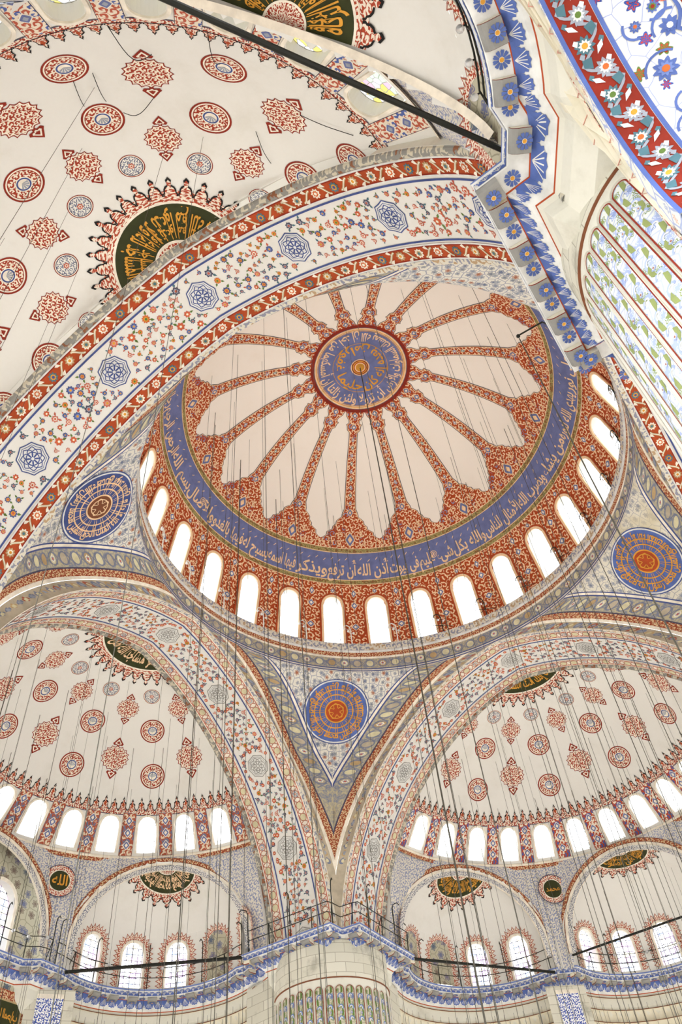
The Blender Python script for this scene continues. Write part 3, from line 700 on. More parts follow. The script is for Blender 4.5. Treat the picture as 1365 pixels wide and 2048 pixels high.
    mb = MB(); arch_strip(mb, XI-.19, XI, 'stone_scroll', .03, 72, (0, 0), 1); arch_strip(mb, XI-.2, XI-.19, 'pale', 0, 72, (0, .03), 1); out.append(('edge_moulding', mb.mesh('arch_edge', True), 'pale edge moulding', None))
    mb = MB()           # outer face of the arch wall, towards the half dome
    for z0, z1 in zip(frange(16.2, 25, 22), frange(16.2, 25, 22)[1:]):
        for sg in (1, -1): mb.face([mb.add((XO+.29, sg*half_lat(z0), z0)), mb.add((XO+.29, sg*13.2, z0)), mb.add((XO+.29, sg*13.2, z1)), mb.add((XO+.29, sg*half_lat(z1), z1))], 'stone_white')
    out.append(('outer_face', mb.mesh('arch_outer_face'), None, None))
    return out
AM = {True: make_arch_meshes(True), False: make_arch_meshes(False)}
ARCHES = {}
for k, (rz, lab, near) in ARCH.items():
    e = root('arch', lab, 'arch', (0, 0, 0), rz, 'structure'); ARCHES[k] = e
    for nm, me, l, kd in AM[near]: obj(nm, me, e, None, 0, l, kd)
# pendentives: a surface of revolution cut by the arch planes
zs_ = frange(CROWN, 16.2, 120)
class Bulged(Rev):
    def P(s, az, q, h=0.0):
        r, z, nr, nz = s.rz(q); k = min(1.0, max(0.0, (CROWN-z)/3.4)); k = k*k*(3-2*k)*min(1.0, max(0.0, (z-19)/7.0))
        a0 = asin(min(1, half_lat(z)/hypot(XP, half_lat(z)))); t = (az-pi/4)/max(.05, pi/4-a0); r += 1.2*k*max(0.0, 1-t**4)-nr*h
        return Vector((s.cx+r*cos(az), s.cy+r*sin(az), z-nz*h))
pend = Bulged(0, 0, [(hypot(XP, half_lat(z)), z) for z in zs_])
def pend_az(z, d):
    """azimuth from the +x axis of the curve that runs d metres outside the arch edge"""
    r = hypot(XP, half_lat(z)); return min(asin(min(1, half_lat(z, d)/r)), pi/4)
BANDS = [(0, .34, 'fawn', 'guilloche_border', 'grey guilloche border'), (.34, .46, 'pale', 'fillet', None), (.46, .7, 'red_moulding', 'red_moulding', 'narrow red moulding'), (.7, .75, 'slate', 'painted_line', None), (.75, 1.3, 'grey_scroll', 'roundel_border', 'grey gold border of roundels'), (1.3, 1.35, 'navy', 'painted_line', None), (1.35, 1.43, 'pale', 'fillet', None), (1.43, 1.47, 'navy', 'painted_line', None)]
rows = [ZS+RR*cos(a) for a in frange(PHI0+.0008, acos((16.2-ZS)/RR), 72)]
arc_len = lambda z: RR*(acos(max(-1, min(1, (z-ZS)/RR)))-PHI0)
def pend_meshes(worn):
    out = []
    for d0, d1, m, nm, lab in BANDS:
        mb = MB()
        for side in (0, 1):
            prev = None; Lz = 0; zp = rows[0]
            for z in rows:
                sl = pend.s_of_z(z); Lz += abs(z-zp); zp = z; row = []
                for t in frange(0, 1, 2):
                    a = pend_az(z, d0+(d1-d0)*t); a = pi/2-a if side else a
                    row.append(mb.add(pend.P(a, sl, .02 if nm == 'guilloche_border' else .0), ((d0+(d1-d0)*t)*1.6, arc_len(z))))
                if prev and abs(pend_az(z, d1)-pend_az(z, d0)) > -1:
                    for i in range(2): mb.face((prev[i], prev[i+1], row[i+1], row[i]), m)
                prev = row
        out.append((nm, mb.mesh('pendentive_'+nm, True), lab))
    for d_, lo, hi, step in ((1.025, .75, 1.3, .62), (.17, 0, .34, .4)):
        mb = MB()
        for side in (0, 1):
            def bm(x, y, h):
                z = ZS+RR*cos(PHI0+max(0.0, y)/RR); a = pend_az(z, x); return pend.P(pi/2-a if side else a, pend.s_of_z(z), h)
            mb.map = bm; y = .3; k = 0
            while y < arc_len(16.6):
                z = ZS+RR*cos(PHI0+(y+.25)/RR)
                if asin(min(1, half_lat(z, hi)/hypot(XP, half_lat(z)))) > pi/4-.005: break
                if d_ > 1:
                    mb.fan(circle(d_, y, .22, 14), (d_, y), 'smoke', .012); mb.fan(circle(d_, y, .17, 14), (d_, y), ('parchment', 'tan', 'parchment', 'fawn')[k % 4], .02)
                    if k % 3 == 0: petals(mb, d_, y, .13, 6, 'pale', 'mist', .028, .3, 'coral')
                    for q in (.84, 1.21): mb.stroke([(q, y+.14), (d_, y+.31), (q, y+.48)], .05, 'smoke', .012)
                else:
                    sg = 1 if k % 2 else -1
                    mb.fan([(d_+.12*cos(t)+sg*.03*sin(t), y+.18*sin(t)) for t in (2*pi*i/12 for i in range(12))], (d_, y), ('smoke', 'smoke', 'rose', 'smoke', 'tan')[k % 5], .034); mb.fan([(d_+.06*cos(t), y+.1*sin(t)) for t in (2*pi*i/10 for i in range(10))], (d_, y), ('mist', 'parchment')[k % 2], .042)
                y += step; k += 1
        out.append(('painted_roundels' if d_ > 1 else 'painted_leaves', mb.mesh('pendentive_roundels'), None))
    mb = MB(); prev = None
    for z in rows:
        a0 = pend_az(z, BANDS[-1][1]); sl = pend.s_of_z(z); r = pend.rz(sl)[0]
        row = [mb.add(pend.P(a0+(pi/2-2*a0)*t, sl), ((a0+(pi/2-2*a0)*t-pi/4)*r, -sl)) for t in frange(0, 1, 24)]
        if prev:
            for i in range(24): mb.face((prev[i], prev[i+1], row[i+1], row[i]), m_ := ('pendentive_field_worn' if worn else 'pendentive_field'))
        prev = row
    out.append(('field', mb.mesh('pendentive_field', True), 'white field of grey blue flowers'))
    return out
PM = {False: pend_meshes(False), True: pend_meshes(True)}
def pend_medallion(parent, z, gold, inner, seed):
    s0 = pend.s_of_z(z); lm_ = pend.local(pi/4, s0); pmap = lambda x, y, h: lm_(x, y*.8, h); mb = MB(pmap); R = 1.78
    mb.annulus(0, 0, R*.97, R, 'navy', .03, 48); mb.annulus(0, 0, R*.93, R*.97, 'white', .03, 48); mb.annulus(0, 0, R*.3, R*.93, 'dark_blue' if not seed == 1 else 'navy', .03, 48, 5)
    mb.disc(0, 0, R*.33, 'brown' if seed else 'red', .036, 28, 3); mb.annulus(0, 0, R*.31, R*.35, gold, .044, 32)
    md = mb.build('medallion', parent, False, 'round blue medallion with %s lettering' % ('gold' if gold != 'cream' else 'pale gold'))
    mb = MB(pmap)
    for r in (.5, .66): mb.annulus(0, 0, R*r-.03, R*r+.03, gold, .046, 40)
    rnd = random.Random(seed)
    for k in range(16):
        a = 2*pi*k/16+.1; da = .045
        for dd in (-.07, .06): mb.poly([(R*.36*cos(a+dd), R*.36*sin(a+dd)), (R*.82*cos(a+dd*.8-.012), R*.82*sin(a+dd*.8-.012)), (R*.82*cos(a+dd*.8+.014), R*.82*sin(a+dd*.8+.014)), (R*.38*cos(a+dd+.03), R*.38*sin(a+dd+.03))], gold, .05)
    for t_, a0, a1, rr in (('يا حي يا قيوم لا إله إلا أنت', 0, 360, .88),):
        V, Fc, wd = glyphs('لا إله إلا الله الملك الحق المبين محمد رسول الله صادق الوعد الأمين'); idx = []
        for x, y in V:
            a = -2*pi*x/wd*.98-pi/2; q = R*.9-R*.34*max(0, min(1.1, (y+.25)/1.0)); idx.append(mb.P(q*cos(-a), q*sin(-a), .05))
        for f in Fc: mb.face([idx[i] for i in f], gold)
    for k in range(5):
        a = 2*pi*k/5; mb.stroke([(R*(.1+.14*sin(pi*t))*cos(a+1.1*t), R*(.1+.14*sin(pi*t))*sin(a+1.1*t)) for t in frange(0, 1, 6)], .035, gold, .054)
    mb.annulus(0, 0, R*.2, R*.225, gold, .052, 24)
    mb.build('inscription', md)
for rz, lab, worn, gold, sd in ((0, 'bottom pendentive with round blue medallion above the far fluted pier', False, 'gold', 0), (pi/2, 'left pendentive with stained blue and gold medallion beside the near arch', False, 'cream', 1), (-pi/2, 'right pendentive with worn plaster patch and blue medallion', True, 'gold', 0), (pi, 'pendentive hidden behind the crown of the near arch', False, 'gold', 0)):
    e = root('pendentive', lab, 'pendentive', (0, 0, 0), rz, 'structure')
    for nm, me, l in PM[worn]: obj(nm, me, e, None, 0, l)
    if rz != pi: pend_medallion(e, 27.78 if rz == 0 else (27.86 if rz > 0 else 27.96), gold, None, sd)
# ================================================================== half domes (built once, facing +x, then turned)
C0, RSD, ZSD = 14.57, 9.85, 20.04
ZSILL = 23.0; S_LINE = 10.49; RSILL = 10.02
semi = Rev(C0, 0, [(RSD*sin(a), ZSD+RSD*cos(a)) for a in frange(0, S_LINE/RSD, 84)]+[(RSILL, ZSILL)]); S_SILL = semi.s[-1]
AZH = acos(.86/10.02); XCUT = 15.43
SW = [radians(12.5*k) for k in range(-6, 7)]
SHW, STOP, SBOT, SREF = .50, .98, -.86, 11.72
meshes = []          # (name, mesh, label, kind)
def lim(q):
    return pi/2+.12
mb = MB(); mb.gridfn(lambda t, s: semi.P(t*lim(s), s), frange(-1, 1, 72), frange(.02, S_LINE, 40), 'white_plaster', lambda a, s: (a*9, s)); meshes.append(('vault', mb.mesh('half_dome_vault', True), 'white plaster half dome', None))
mb = MB()            # narrow wall between the half dome and its arch
zz = frange(17.0, 29.3, 50)
for z0, z1 in zip(zz, zz[1:]):
    def rin(z):
        q = RSD*RSD-(z-ZSD)**2; r = sqrt(max(0, q)); r = (r if z > 24.8 else RSILL-(z-ZSILL)*.78) if z > ZSILL else (RSILL+(11.2-RSILL)*(ZSILL-z)/(ZSILL-17.2)); return sqrt(max(0.0, r*r-(XCUT-C0)**2))-.03
    for sg in (1, -1): mb.face([mb.add((XCUT, sg*rin(z0), z0), (rin(z0), z0)), mb.add((XCUT, sg*(half_lat(z0)+1.6), z0), (12, z0)), mb.add((XCUT, sg*(half_lat(z1)+1.6), z1), (12, z1)), mb.add((XCUT, sg*rin(z1), z1), (rin(z1), z1))], 'white_plaster')
meshes.append(('springing_wall', mb.mesh('half_dome_springing'), None, None))
mb = pierced(semi, frange(-AZH, AZH, 72), SW, SHW, SREF, STOP, SBOT, S_LINE, S_SILL, 'white_plaster', 1.0); meshes.append(('window_zone', mb.mesh('half_dome_windows', True), None, None))
panel_variants = {}
for key, pm in (('near', 'rose_on_cream'), ('right', 'panel_red_blue'), ('left', 'panel_rose')):
    ms = []
    mb = MB(semi.local(0, 0)); hwp = semi.rz(SREF)[0]*radians(6.25)-SHW-.14
    ys = frange(-S_SILL+.03, -S_LINE-.03, 6)
    for (k0, k1, m, h) in ((1.0, 1.0, 'pale', .012), (.93, .985, 'slate', .018), (.88, .975, pm, .024)):
        A = [(-hwp*k0, y*1.0) for y in ys]; B_2 = [(hwp*k0, y) for y in ys]; mb.ring([(x, -11.6+(y+11.6)*k1) for x, y in A], [(x, -11.6+(y+11.6)*k1) for x, y in B_2], m, h, 3, False)
    if key != 'near':
        for k in range(3): lozenge(mb, 0, -10.95-.62*k, .2, .25, .032, 'pale', 'blue', 'pale')
    else:
        for k in range(2): lozenge(mb, 0, -11.3-.75*k, .2, .22, .032, 'pale', 'blue', 'mist')
    mb.v = [(x-C0, y, z) for x, y, z in mb.v]; ms.append(mb.mesh('painted_panel'))
    panel_variants[key] = ms[0]
# crest over the windows
mb = MB(semi.polar(0, S_LINE)); rr_ = semi.rz(S_LINE)[0]; n_c = 52; wd_ = AZH*2*rr_/n_c
mb.ring([(x, -.16) for x in frange(-AZH*rr_, AZH*rr_, 90)], [(x, .06) for x in frange(-AZH*rr_, AZH*rr_, 90)], 'red_on_cream', .012, 1, False)
for y in (-.16, .07): mb.ring([(x, y-.015) for x in frange(-AZH*rr_, AZH*rr_, 90)], [(x, y+.02) for x in frange(-AZH*rr_, AZH*rr_, 90)], 'slate', .02, 1, False)
for k in range(n_c): crest(mb, -AZH*rr_+wd_*(k+.5), wd_*.97, .62 if k % 2 else .72, 'black', 'red_on_cream_fine', .022, .06)
meshes.append(('painted_crest', mb.mesh('half_dome_crest'), 'row of red and cream crest finials', None))
# scattered roundels and cartouches
scat = []
def deco(kind, R):
    m_ = MB(semi.local(0, 0)); return m_
for az in (-84, -50, -17, 17, 50, 84): scat += [('painted_roundel', 's', az*.985, 4.12), ('painted_roundel', 'b', az*1.005, 6.15), ('painted_roundel', 'b', az*1.02, 8.62)]
for az in (-67.5, -34, 0, 34, 67.5): scat += [('painted_cartouche', 'c', az, 4.98), ('painted_cartouche', 'C', az, 7.78)]
deco_me = {}
for kind, s0 in (('s', 4.12), ('b', 6.15), ('B', 8.62), ('c', 4.98), ('C', 7.78)):
    mb = MB(semi.local(0, s0))
    if kind == 's': roundel(mb, .44, .012, True)
    elif kind in 'bB': roundel(mb, .66)
    elif kind == 'c': cartouche(mb, .62)
    else: cartouche(mb, .76)
    # vertices relative to the half-dome axis so each copy only turns
    mb.v = [(x-C0, y, z) for x, y, z in mb.v]; deco_me[kind] = mb.mesh('painted_'+('roundel' if kind in 'sbB' else 'cartouche'))
polar_semi = lambda x, y, h: semi.P(x, y, h)

# ---- exedrae: niches with their own small half domes
SIDE_M, SIDE_R, SIDE_A0, SIDE_A1 = (19.0, 6.9), 4.78, radians(123), radians(-21)
A_PT, B_PT = (16.35, 10.9), (23.2, 5.3)          # chord of the side niche arch
MID_M, MID_R = (23.75, 0.0), 4.45
MC = 4.22
Z_SP, Z_CR = 17.9, 22.25
def ex_profile(R, apex): return [(R*sin(t)**1.2, Z_SP+.5+(apex-Z_SP-.5)*cos(t)) for t in frange(0.02, pi/2, 24)]+[(R, Z_SP+.25), (R, 17.6), (R, 17.2)]
ex_side = Rev(SIDE_M[0], SIDE_M[1], ex_profile(SIDE_R, 22.62)); ex_mid = Rev(MID_M[0], MID_M[1], ex_profile(MID_R, 22.3))
def arch_pts(A, B, n=24):
    out = []
    for k in range(n+1):
        t = pi*k/n; u = .5-.5*cos(t); z = Z_SP+(Z_CR-Z_SP)*sin(t)**.9 if 0 < k < n else Z_SP
        out.append(Vector((A[0]+(B[0]-A[0])*u, A[1]+(B[1]-A[1])*u, z)))
    return out
side_arch = arch_pts(A_PT, B_PT); mid_arch = arch_pts((23.7, MC), (23.7, -MC))
mir = lambda p: Vector((p.x, -p.y, p.z))
lower = [Vector((15.44, 11.2, 17.2)), Vector((16.2, 10.9, 17.2))]+side_arch+[Vector((23.3, 5.1, 17.2)), Vector((23.68, 4.4, 17.2))]+mid_arch+[Vector((23.68, -4.4, 17.2)), Vector((23.3, -5.1, 17.2))]+[mir(p) for p in reversed(side_arch)]+[mir(p) for p in (Vector((16.2, 10.9, 17.2)), Vector((15.44, 11.2, 17.2)))]
upper = []
for p in lower:
    a = atan2(p.y, p.x-C0); a = max(-AZH, min(AZH, a*1.0)); upper.append(semi.P(a, S_SILL))
mb = MB(); prev = None; cum = 0
for i, (lo_, hi_) in enumerate(zip(lower, upper)):
    if i: cum += (hi_-upper[i-1]).length
    row = [mb.add(hi_+(lo_-hi_)*t, (cum, -(hi_-lo_).length*t)) for t in frange(0, 1, 6)]
    if prev:
        for k in range(6): mb.face((prev[k], row[k], row[k+1], prev[k+1]), 'spandrel_blue')
    prev = row
meshes.append(('spandrel_wall', mb.mesh('half_dome_spandrels', True), 'spandrels painted in blue scroll', None))
# sill moulding
mb = MB(); rs_ = semi.rz(S_SILL)[0]
prof = [(rs_+.3, ZSILL+.02), (rs_-.05, ZSILL+.02), (rs_-.06, ZSILL-.06), (rs_-.02, ZSILL-.12)]
mb.gridfn(lambda a, i: Vector((C0+prof[i][0]*cos(a), prof[i][0]*sin(a), prof[i][1])), frange(-AZH, AZH, 72), [0, 1, 2, 3], 'pale', lambda a, i: (a*9, i*.2))
mb.gridfn(lambda a, z: Vector((C0+(rs_-.02)*cos(a), (rs_-.02)*sin(a), z)), frange(-AZH, AZH, 72), [ZSILL-.12, ZSILL-.34], 'red_moulding', lambda a, z: (a*9, z))
meshes.append(('sill_moulding', mb.mesh('half_dome_sill', True), 'pale sill moulding over red line', None))
# arch bands round the niche openings
def arch_band(pts, nrm, name):
    mb = MB(); n = len(pts); c = (pts[0]+pts[-1])/2; inn = nrm
    def off(p, d, dn): 
        q = p-c; v = Vector((q.x, q.y, q.z)); L = v.length; return p+v*(d/L)+inn*dn
    for d0, d1, m, dn in ((-.24, .02, 'grey_on_white', .04), (.02, .18, 'pale', .06), (.18, .21, 'brown', .065), (.21, .4, 'red_moulding', .04), (.4, .43, 'brown', .045)):
        L = 0
        for a, b in zip(pts, pts[1:]):
            L2 = L+(b-a).length; i = [mb.add(off(a, d0, dn), (L, d0)), mb.add(off(b, d0, dn), (L2, d0)), mb.add(off(b, d1, dn), (L2, d1)), mb.add(off(a, d1, dn), (L, d1))]; mb.face(i, m); L = L2
    L = 0
    for a, b in zip(pts, pts[1:]):    # underside of the band
        L2 = L+(b-a).length; i = [mb.add(off(a, -.24, .04), (L, 0)), mb.add(off(b, -.24, .04), (L2, 0)), mb.add(off(b, -.2, -.14), (L2, .6)), mb.add(off(a, -.2, -.14), (L, .6))]; mb.face(i, 'pale'); L = L2
    return mb.mesh(name)
chd = Vector((B_PT[0]-A_PT[0], B_PT[1]-A_PT[1], 0)).normalized(); nside = Vector((chd.y, -chd.x, 0))
if nside.dot(Vector((C0-19, -7, 0))) < 0: nside = -nside
meshes.append(('niche_arch', arch_band(side_arch, nside, 'niche_arch'), 'painted niche arch', None))
meshes.append(('niche_arch', arch_band([mir(p) for p in side_arch], mir(nside), 'niche_arch'), 'painted niche arch', None))
mid_band = ('niche_arch', arch_band(mid_arch, Vector((-1, 0, 0)), 'niche_arch'), 'painted niche arch', None)
# spandrel roundels
def spandrel_roundel(az, z, text, r=.78):
    p = None
    best = min(range(len(lower)), key=lambda i: abs(atan2(lower[i].y, lower[i].x-C0)-az))
    lo_, hi_ = lower[best], upper[best]; t = (hi_.z-z)/(hi_.z-lo_.z); c = hi_+(lo_-hi_)*t
    a = az; ex = Vector((sin(a), -cos(a), 0)); up_ = (hi_-lo_).normalized(); nn = Vector((-cos(a), -sin(a), 0)); nn = (nn-up_*nn.dot(up_)).normalized()
    mb = MB(lambda x, y, h: c+ex*x+up_*y+nn*(h+.12))
    mb.annulus(0, 0, r*1.0, r*1.06, 'slate', .01, 36); mb.annulus(0, 0, r*.7, r, 'red_on_cream_fine', .01, 36); mb.annulus(0, 0, r*.65, r*.7, 'pale', .01, 36); mb.disc(0, 0, r*.65, 'green', .01, 32, 2)
    V, Fc, wd = glyphs(text); k = r*1.0/wd; idx = [mb.P((x-wd/2)*k, (y-.3)*k*1.15, .03) for x, y in V]
    for f in Fc: mb.face([idx[i] for i in f], 'gold')
    return mb.mesh('spandrel_roundel')
AZN = atan2(4.75, 23.5-C0)
def niche(rev, a_mid, half, mtx=None, clip=None):
    """window openings and vault of one niche"""
    pass
NW_SIDE = [radians(a) for a in (4, 33, 61, 90, 120)]
NW_MID = [radians(a) for a in (-62, -31, 2, 33, 64)]
NHW, NTOP, NBOT = .56, 1.28, -.86
def niche_mesh(rev, a0, a1, wins, plane_p, plane_n, name):
    s_w0 = rev.s_of_z(19.9); s_end = rev.s[-1]; s_ref = rev.s_of_z(18.35)
    mb = MB(); mb.gridfn(lambda a, s: rev.P(a, s), frange(a0, a1, 64), frange(.03, s_w0, 22), 'white_plaster', lambda a, s: (a*4.5, -s))
    pb = pierced(rev, frange(a0, a1, 40), wins, NHW, s_ref, NTOP, NBOT, s_w0, s_end, 'white_plaster', 1.0)
    off = len(mb.v); mb.v += pb.v; mb.uv += pb.uv; mb.f += [tuple(i+off for i in f) for f in pb.f]; mb.fm += [mb.slot('white_plaster')]*len(pb.f)
    # drop what lies in front of the arch plane
    keepf = []; 
    for f in mb.f:
        c = Vector((0, 0, 0))
        for i in f: c += Vector(mb.v[i])
        c /= len(f)
        if (c-plane_p).dot(plane_n) < .12: keepf.append(f)
    mb.f = keepf; mb.fm = [0]*len(keepf); return mb.mesh(name, True), s_ref
side_me, SREF_S = niche_mesh(ex_side, radians(-60), radians(165), NW_SIDE, Vector((A_PT[0], A_PT[1], 0)), nside, 'side_niche')
mid_me, SREF_M = niche_mesh(ex_mid, radians(-110), radians(110), NW_MID, Vector((23.7, 0, 0)), Vector((-1, 0, 0)), 'middle_niche')
mside_me = side_me.copy(); mside_me.transform(Matrix.Scale(-1, 4, (0, 1, 0)))
# toothed painted surround of a niche window
def surround(rev, s_ref, flip=False):
    mb = MB(rev.local(0, s_ref)); n = 18
    def oc(g): return win_outline(NHW+g, NTOP+g, NBOT, n)
    a, b = oc(.13), oc(.32)
    for i in range(len(a)-1): mb.ring([a[i], a[i+1]], [b[i], b[i+1]], 'red_on_cream_fine', .016, 1, False)
    L = [0]
    for p, q in zip(b, b[1:]): L.append(L[-1]+hypot(q[0]-p[0], q[1]-p[1]))
    nt = 27
    for k in range(nt):
        q = L[-1]*(k+.5)/nt; i = max(j for j in range(len(L)) if L[j] <= q); i = min(i, len(b)-2); t = (q-L[i])/(L[i+1]-L[i]); x, y = b[i][0]+(b[i+1][0]-b[i][0])*t, b[i][1]+(b[i+1][1]-b[i][1])*t
        dx, dy = b[i+1][0]-b[i][0], b[i+1][1]-b[i][1]; l_ = hypot(dx, dy); dx, dy = dx/l_, dy/l_; nx, ny = -dy, dx; wt = L[-1]/nt*.47
        mb.poly([(x-dx*wt, y-dy*wt), (x+dx*wt, y+dy*wt), (x+dx*wt*.4+nx*.1, y+dy*wt*.4+ny*.1), (x+nx*.19, y+ny*.19), (x-dx*wt*.4+nx*.1, y-dy*wt*.4+ny*.1)], 'rose', .02)
        mb.poly([(x-dx*wt*.5, y-dy*wt*.5), (x+dx*wt*.5, y+dy*wt*.5), (x+nx*.11, y+ny*.11)], 'pale', .026)
    mb.v = [(x-rev.cx, y-rev.cy, z) for x, y, z in mb.v]; return mb.mesh('painted_surround')
sur_s, sur_m = surround(ex_side, SREF_S), surround(ex_mid, SREF_M)
def blind_panel(rev, s_ref):
    mb = MB(rev.local(0, s_ref)); o = win_outline(NHW+.13, NTOP+.13, NBOT, 14); mb.fan(o, (0, 0), 'niche_floral', .014, 3)
    mb.v = [(x-rev.cx, y-rev.cy, z) for x, y, z in mb.v]; return mb.mesh('blind_window')
blind_s = blind_panel(ex_side, SREF_S)
axis_side = atan2(nside.y, nside.x)+pi
def polar_side(x, y, h):
    c = Vector(((A_PT[0]+B_PT[0])/2, (A_PT[1]+B_PT[1])/2, 0)); return None
# half medallions of the niches: measured from the arch crown
def niche_medallion(rev, plane_c, axis, r_in, r_out, text, parent, mirror=False, lit='gold', field='green'):
    """half disc hung on the niche vault under its arch crown"""
    R0 = rev
    def pm(x, y, h):
        # direction x from the axis, distance y from the arch crown, in plan
        px, py = plane_c[0]+y*cos(axis+x)*.86, plane_c[1]+y*sin(axis+x)*.86
        dx, dy = px-R0.cx, py-R0.cy; d = hypot(dx, dy); a = atan2(dy, dx)
        # profile length at plan radius d
        lo, hi = 0.0, R0.s[-1]
        for _ in range(26):
            mid = (lo+hi)/2
            if R0.rz(mid)[0] < d-1e-4: lo = mid
            else: hi = mid
        p = R0.P(a, lo, h+.01)
        return Vector((p.x, -p.y, p.z)) if mirror else p
    return half_medallion(None, pm, r_in, r_out, text, 9, parent, pi/2*.96, 'painted_half_medallion', .02, lit, 'half round dark green medallion with gold lettering', field)

HD = {}
WIDX = {'near': 'near half dome', 'left': 'far left half dome', 'right': 'far right half dome', 'hid': 'hidden half dome'}
SEMIS = (('right', 0.0, 'far right white half dome with red roundels over two visible niches'), ('left', pi/2, 'far left white half dome with red roundels over the prayer wall side'), ('near', pi, 'near white half dome with red cartouches filling the upper left'), ('hid', -pi/2, 'right hand half dome hidden behind the near right arch'))
TXT = {'right': 'ربنا تقبل منا إنك أنت السميع العليم', 'left': 'إنما يعمر مساجد الله من آمن بالله', 'near': 'وأن المساجد لله فلا تدعوا مع الله أحدا', 'hid': 'سبحان الله'}
rows_of = {}
for key, rz, lab in SEMIS:
    e = root('half_dome', lab, 'half dome', (0, 0, 0), rz, 'structure'); HD[key] = e
    for nm, me, l, kd in meshes: obj(nm, me, e, None, 0, l, kd)
    if key != 'hid':
        for nm, kd, az, s0 in scat:
            kk = 'B' if (kd == 'b' and s0 > 8) else kd
            if s0 > 8.5 or abs(az) < 86: obj(nm, deco_me[kk], e, (C0, 0, 0), radians(az))
        half_medallion(None, polar_semi, 1.0 if key != 'left' else .8, 2.5, TXT[key], 17, e, pi/2+.03, 'painted_half_medallion', .02, 'gold' if key != 'left' else 'cream', 'half round dark green medallion with gold lettering')
        pan = panel_variants[key]
        if not key+'_c' in panel_variants:
            pass
        for k in range(-7, 7):
            o = obj('painted_panel', pan, e, (C0, 0, 0), radians(12.5*(k+.5))); o.delta_location = (0, 0, 0)
        for az, t in ((AZN, 'محمد' if key != 'left' else 'عمر'), (-AZN, 'الله' if key == 'left' else 'أبو بكر')):
            me = spandrel_roundel(az, 21.35, t); obj('spandrel_roundel', me, e, None, 0, 'round dark green plaque with gold name')
    # windows
    Rz = Matrix.Rotation(rz, 3, 'Z'); base_ = semi.P(0, SREF-SBOT); b2 = base_-Vector((C0, 0, 0))
    order = sorted(SW, reverse=key != 'near')
    for i, a in enumerate(order if key != 'hid' else []):
        loc = Rz @ (Vector((C0, 0, 0))+Matrix.Rotation(a, 3, 'Z') @ b2)
        make_window('semi_'+('n' if key == 'near' else 'f'), semi.local(0, SREF), base_, rz+a, loc, 'arched window', 'windows of the '+WIDX[key], fam='arched window under the '+WIDX[key], hw=SHW, top=STOP, bot=SBOT, depth=.42, pmat='pane_stained' if key == 'near' else 'pane_bright', frame_w=.1, frame_m='pale')
    # niches
    sides = [('nearer', 1), ('farther', -1)]
    for which, sg in sides:
        vis = {('right', 1): 'niche vault at the lower right beside the far pier', ('right', -1): 'niche vault beyond the right edge of the far right half dome', ('left', -1): 'niche vault at the lower left beside the far pier', ('left', 1): 'niche vault beyond the left edge of the far left half dome', ('near', 1): 'niche vault at the top right above the near pier cornice', ('near', -1): 'niche vault beyond the top left of the near half dome', ('hid', 1): 'hidden niche vault, first of two', ('hid', -1): 'hidden niche vault, second of two'}[(key, sg)]
        ne = root('niche_vault', vis, 'niche', (0, 0, 0), rz, 'structure')
        obj('vault', side_me if sg == 1 else mside_me, ne)
        if key == 'hid': continue
        blind = {('right', 1): (2, 3, 4), ('left', -1): (3,), ('near', 1): (2, 3, 4)}.get((key, sg), ())
        for i, a in enumerate(NW_SIDE):
            o = obj('painted_surround', sur_s, ne, (SIDE_M[0], sg*SIDE_M[1], 0), sg*a)
            if sg == -1: pass
            if i in blind: obj('blind_window', blind_s, ne, (SIDE_M[0], sg*SIDE_M[1], 0), sg*a, 'blind window painted with flowers'); continue
            bs = ex_side.P(0, SREF_S-NBOT); loc = Rz @ (Vector((SIDE_M[0], sg*SIDE_M[1], 0))+Matrix.Rotation(sg*a, 3, 'Z') @ (bs-Vector((SIDE_M[0], SIDE_M[1], 0))))
            dark = key == 'left' and sg == -1 and i == 4
            make_window('niche_'+('dark' if dark else 'lit'), ex_side.local(0, SREF_S), bs, rz+sg*a, loc, 'dark leaded window in the niche left of the far pier' if dark else 'bright window', None if dark else 'niche windows', fam=None if dark else {('right', 1): 'bright window in the niche right of the far pier', ('left', -1): 'bright window in the niche left of the far pier'}.get((key, sg), 'bright niche window of the '+WIDX[key]), hw=NHW, top=NTOP, bot=NBOT, depth=.3, pmat='pane_dark' if dark else 'pane_coloured', frame_w=.1, frame_m='pale', bars=(4, 8, 'mist' if dark else 'slate', .03))
        mcx, mcy = (A_PT[0]+B_PT[0])/2-nside.x*.1, (A_PT[1]+B_PT[1])/2-nside.y*.1
        if (key, sg) in (('right', 1), ('left', -1), ('near', 1)):
            niche_medallion(ex_side, (mcx, mcy), atan2(-nside.y, -nside.x), .6, 1.75 if key != 'near' else 1.9, 'وأقيموا الصلاة وآتوا الزكاة', ne, sg == -1, 'cream' if key == 'left' else 'gold')
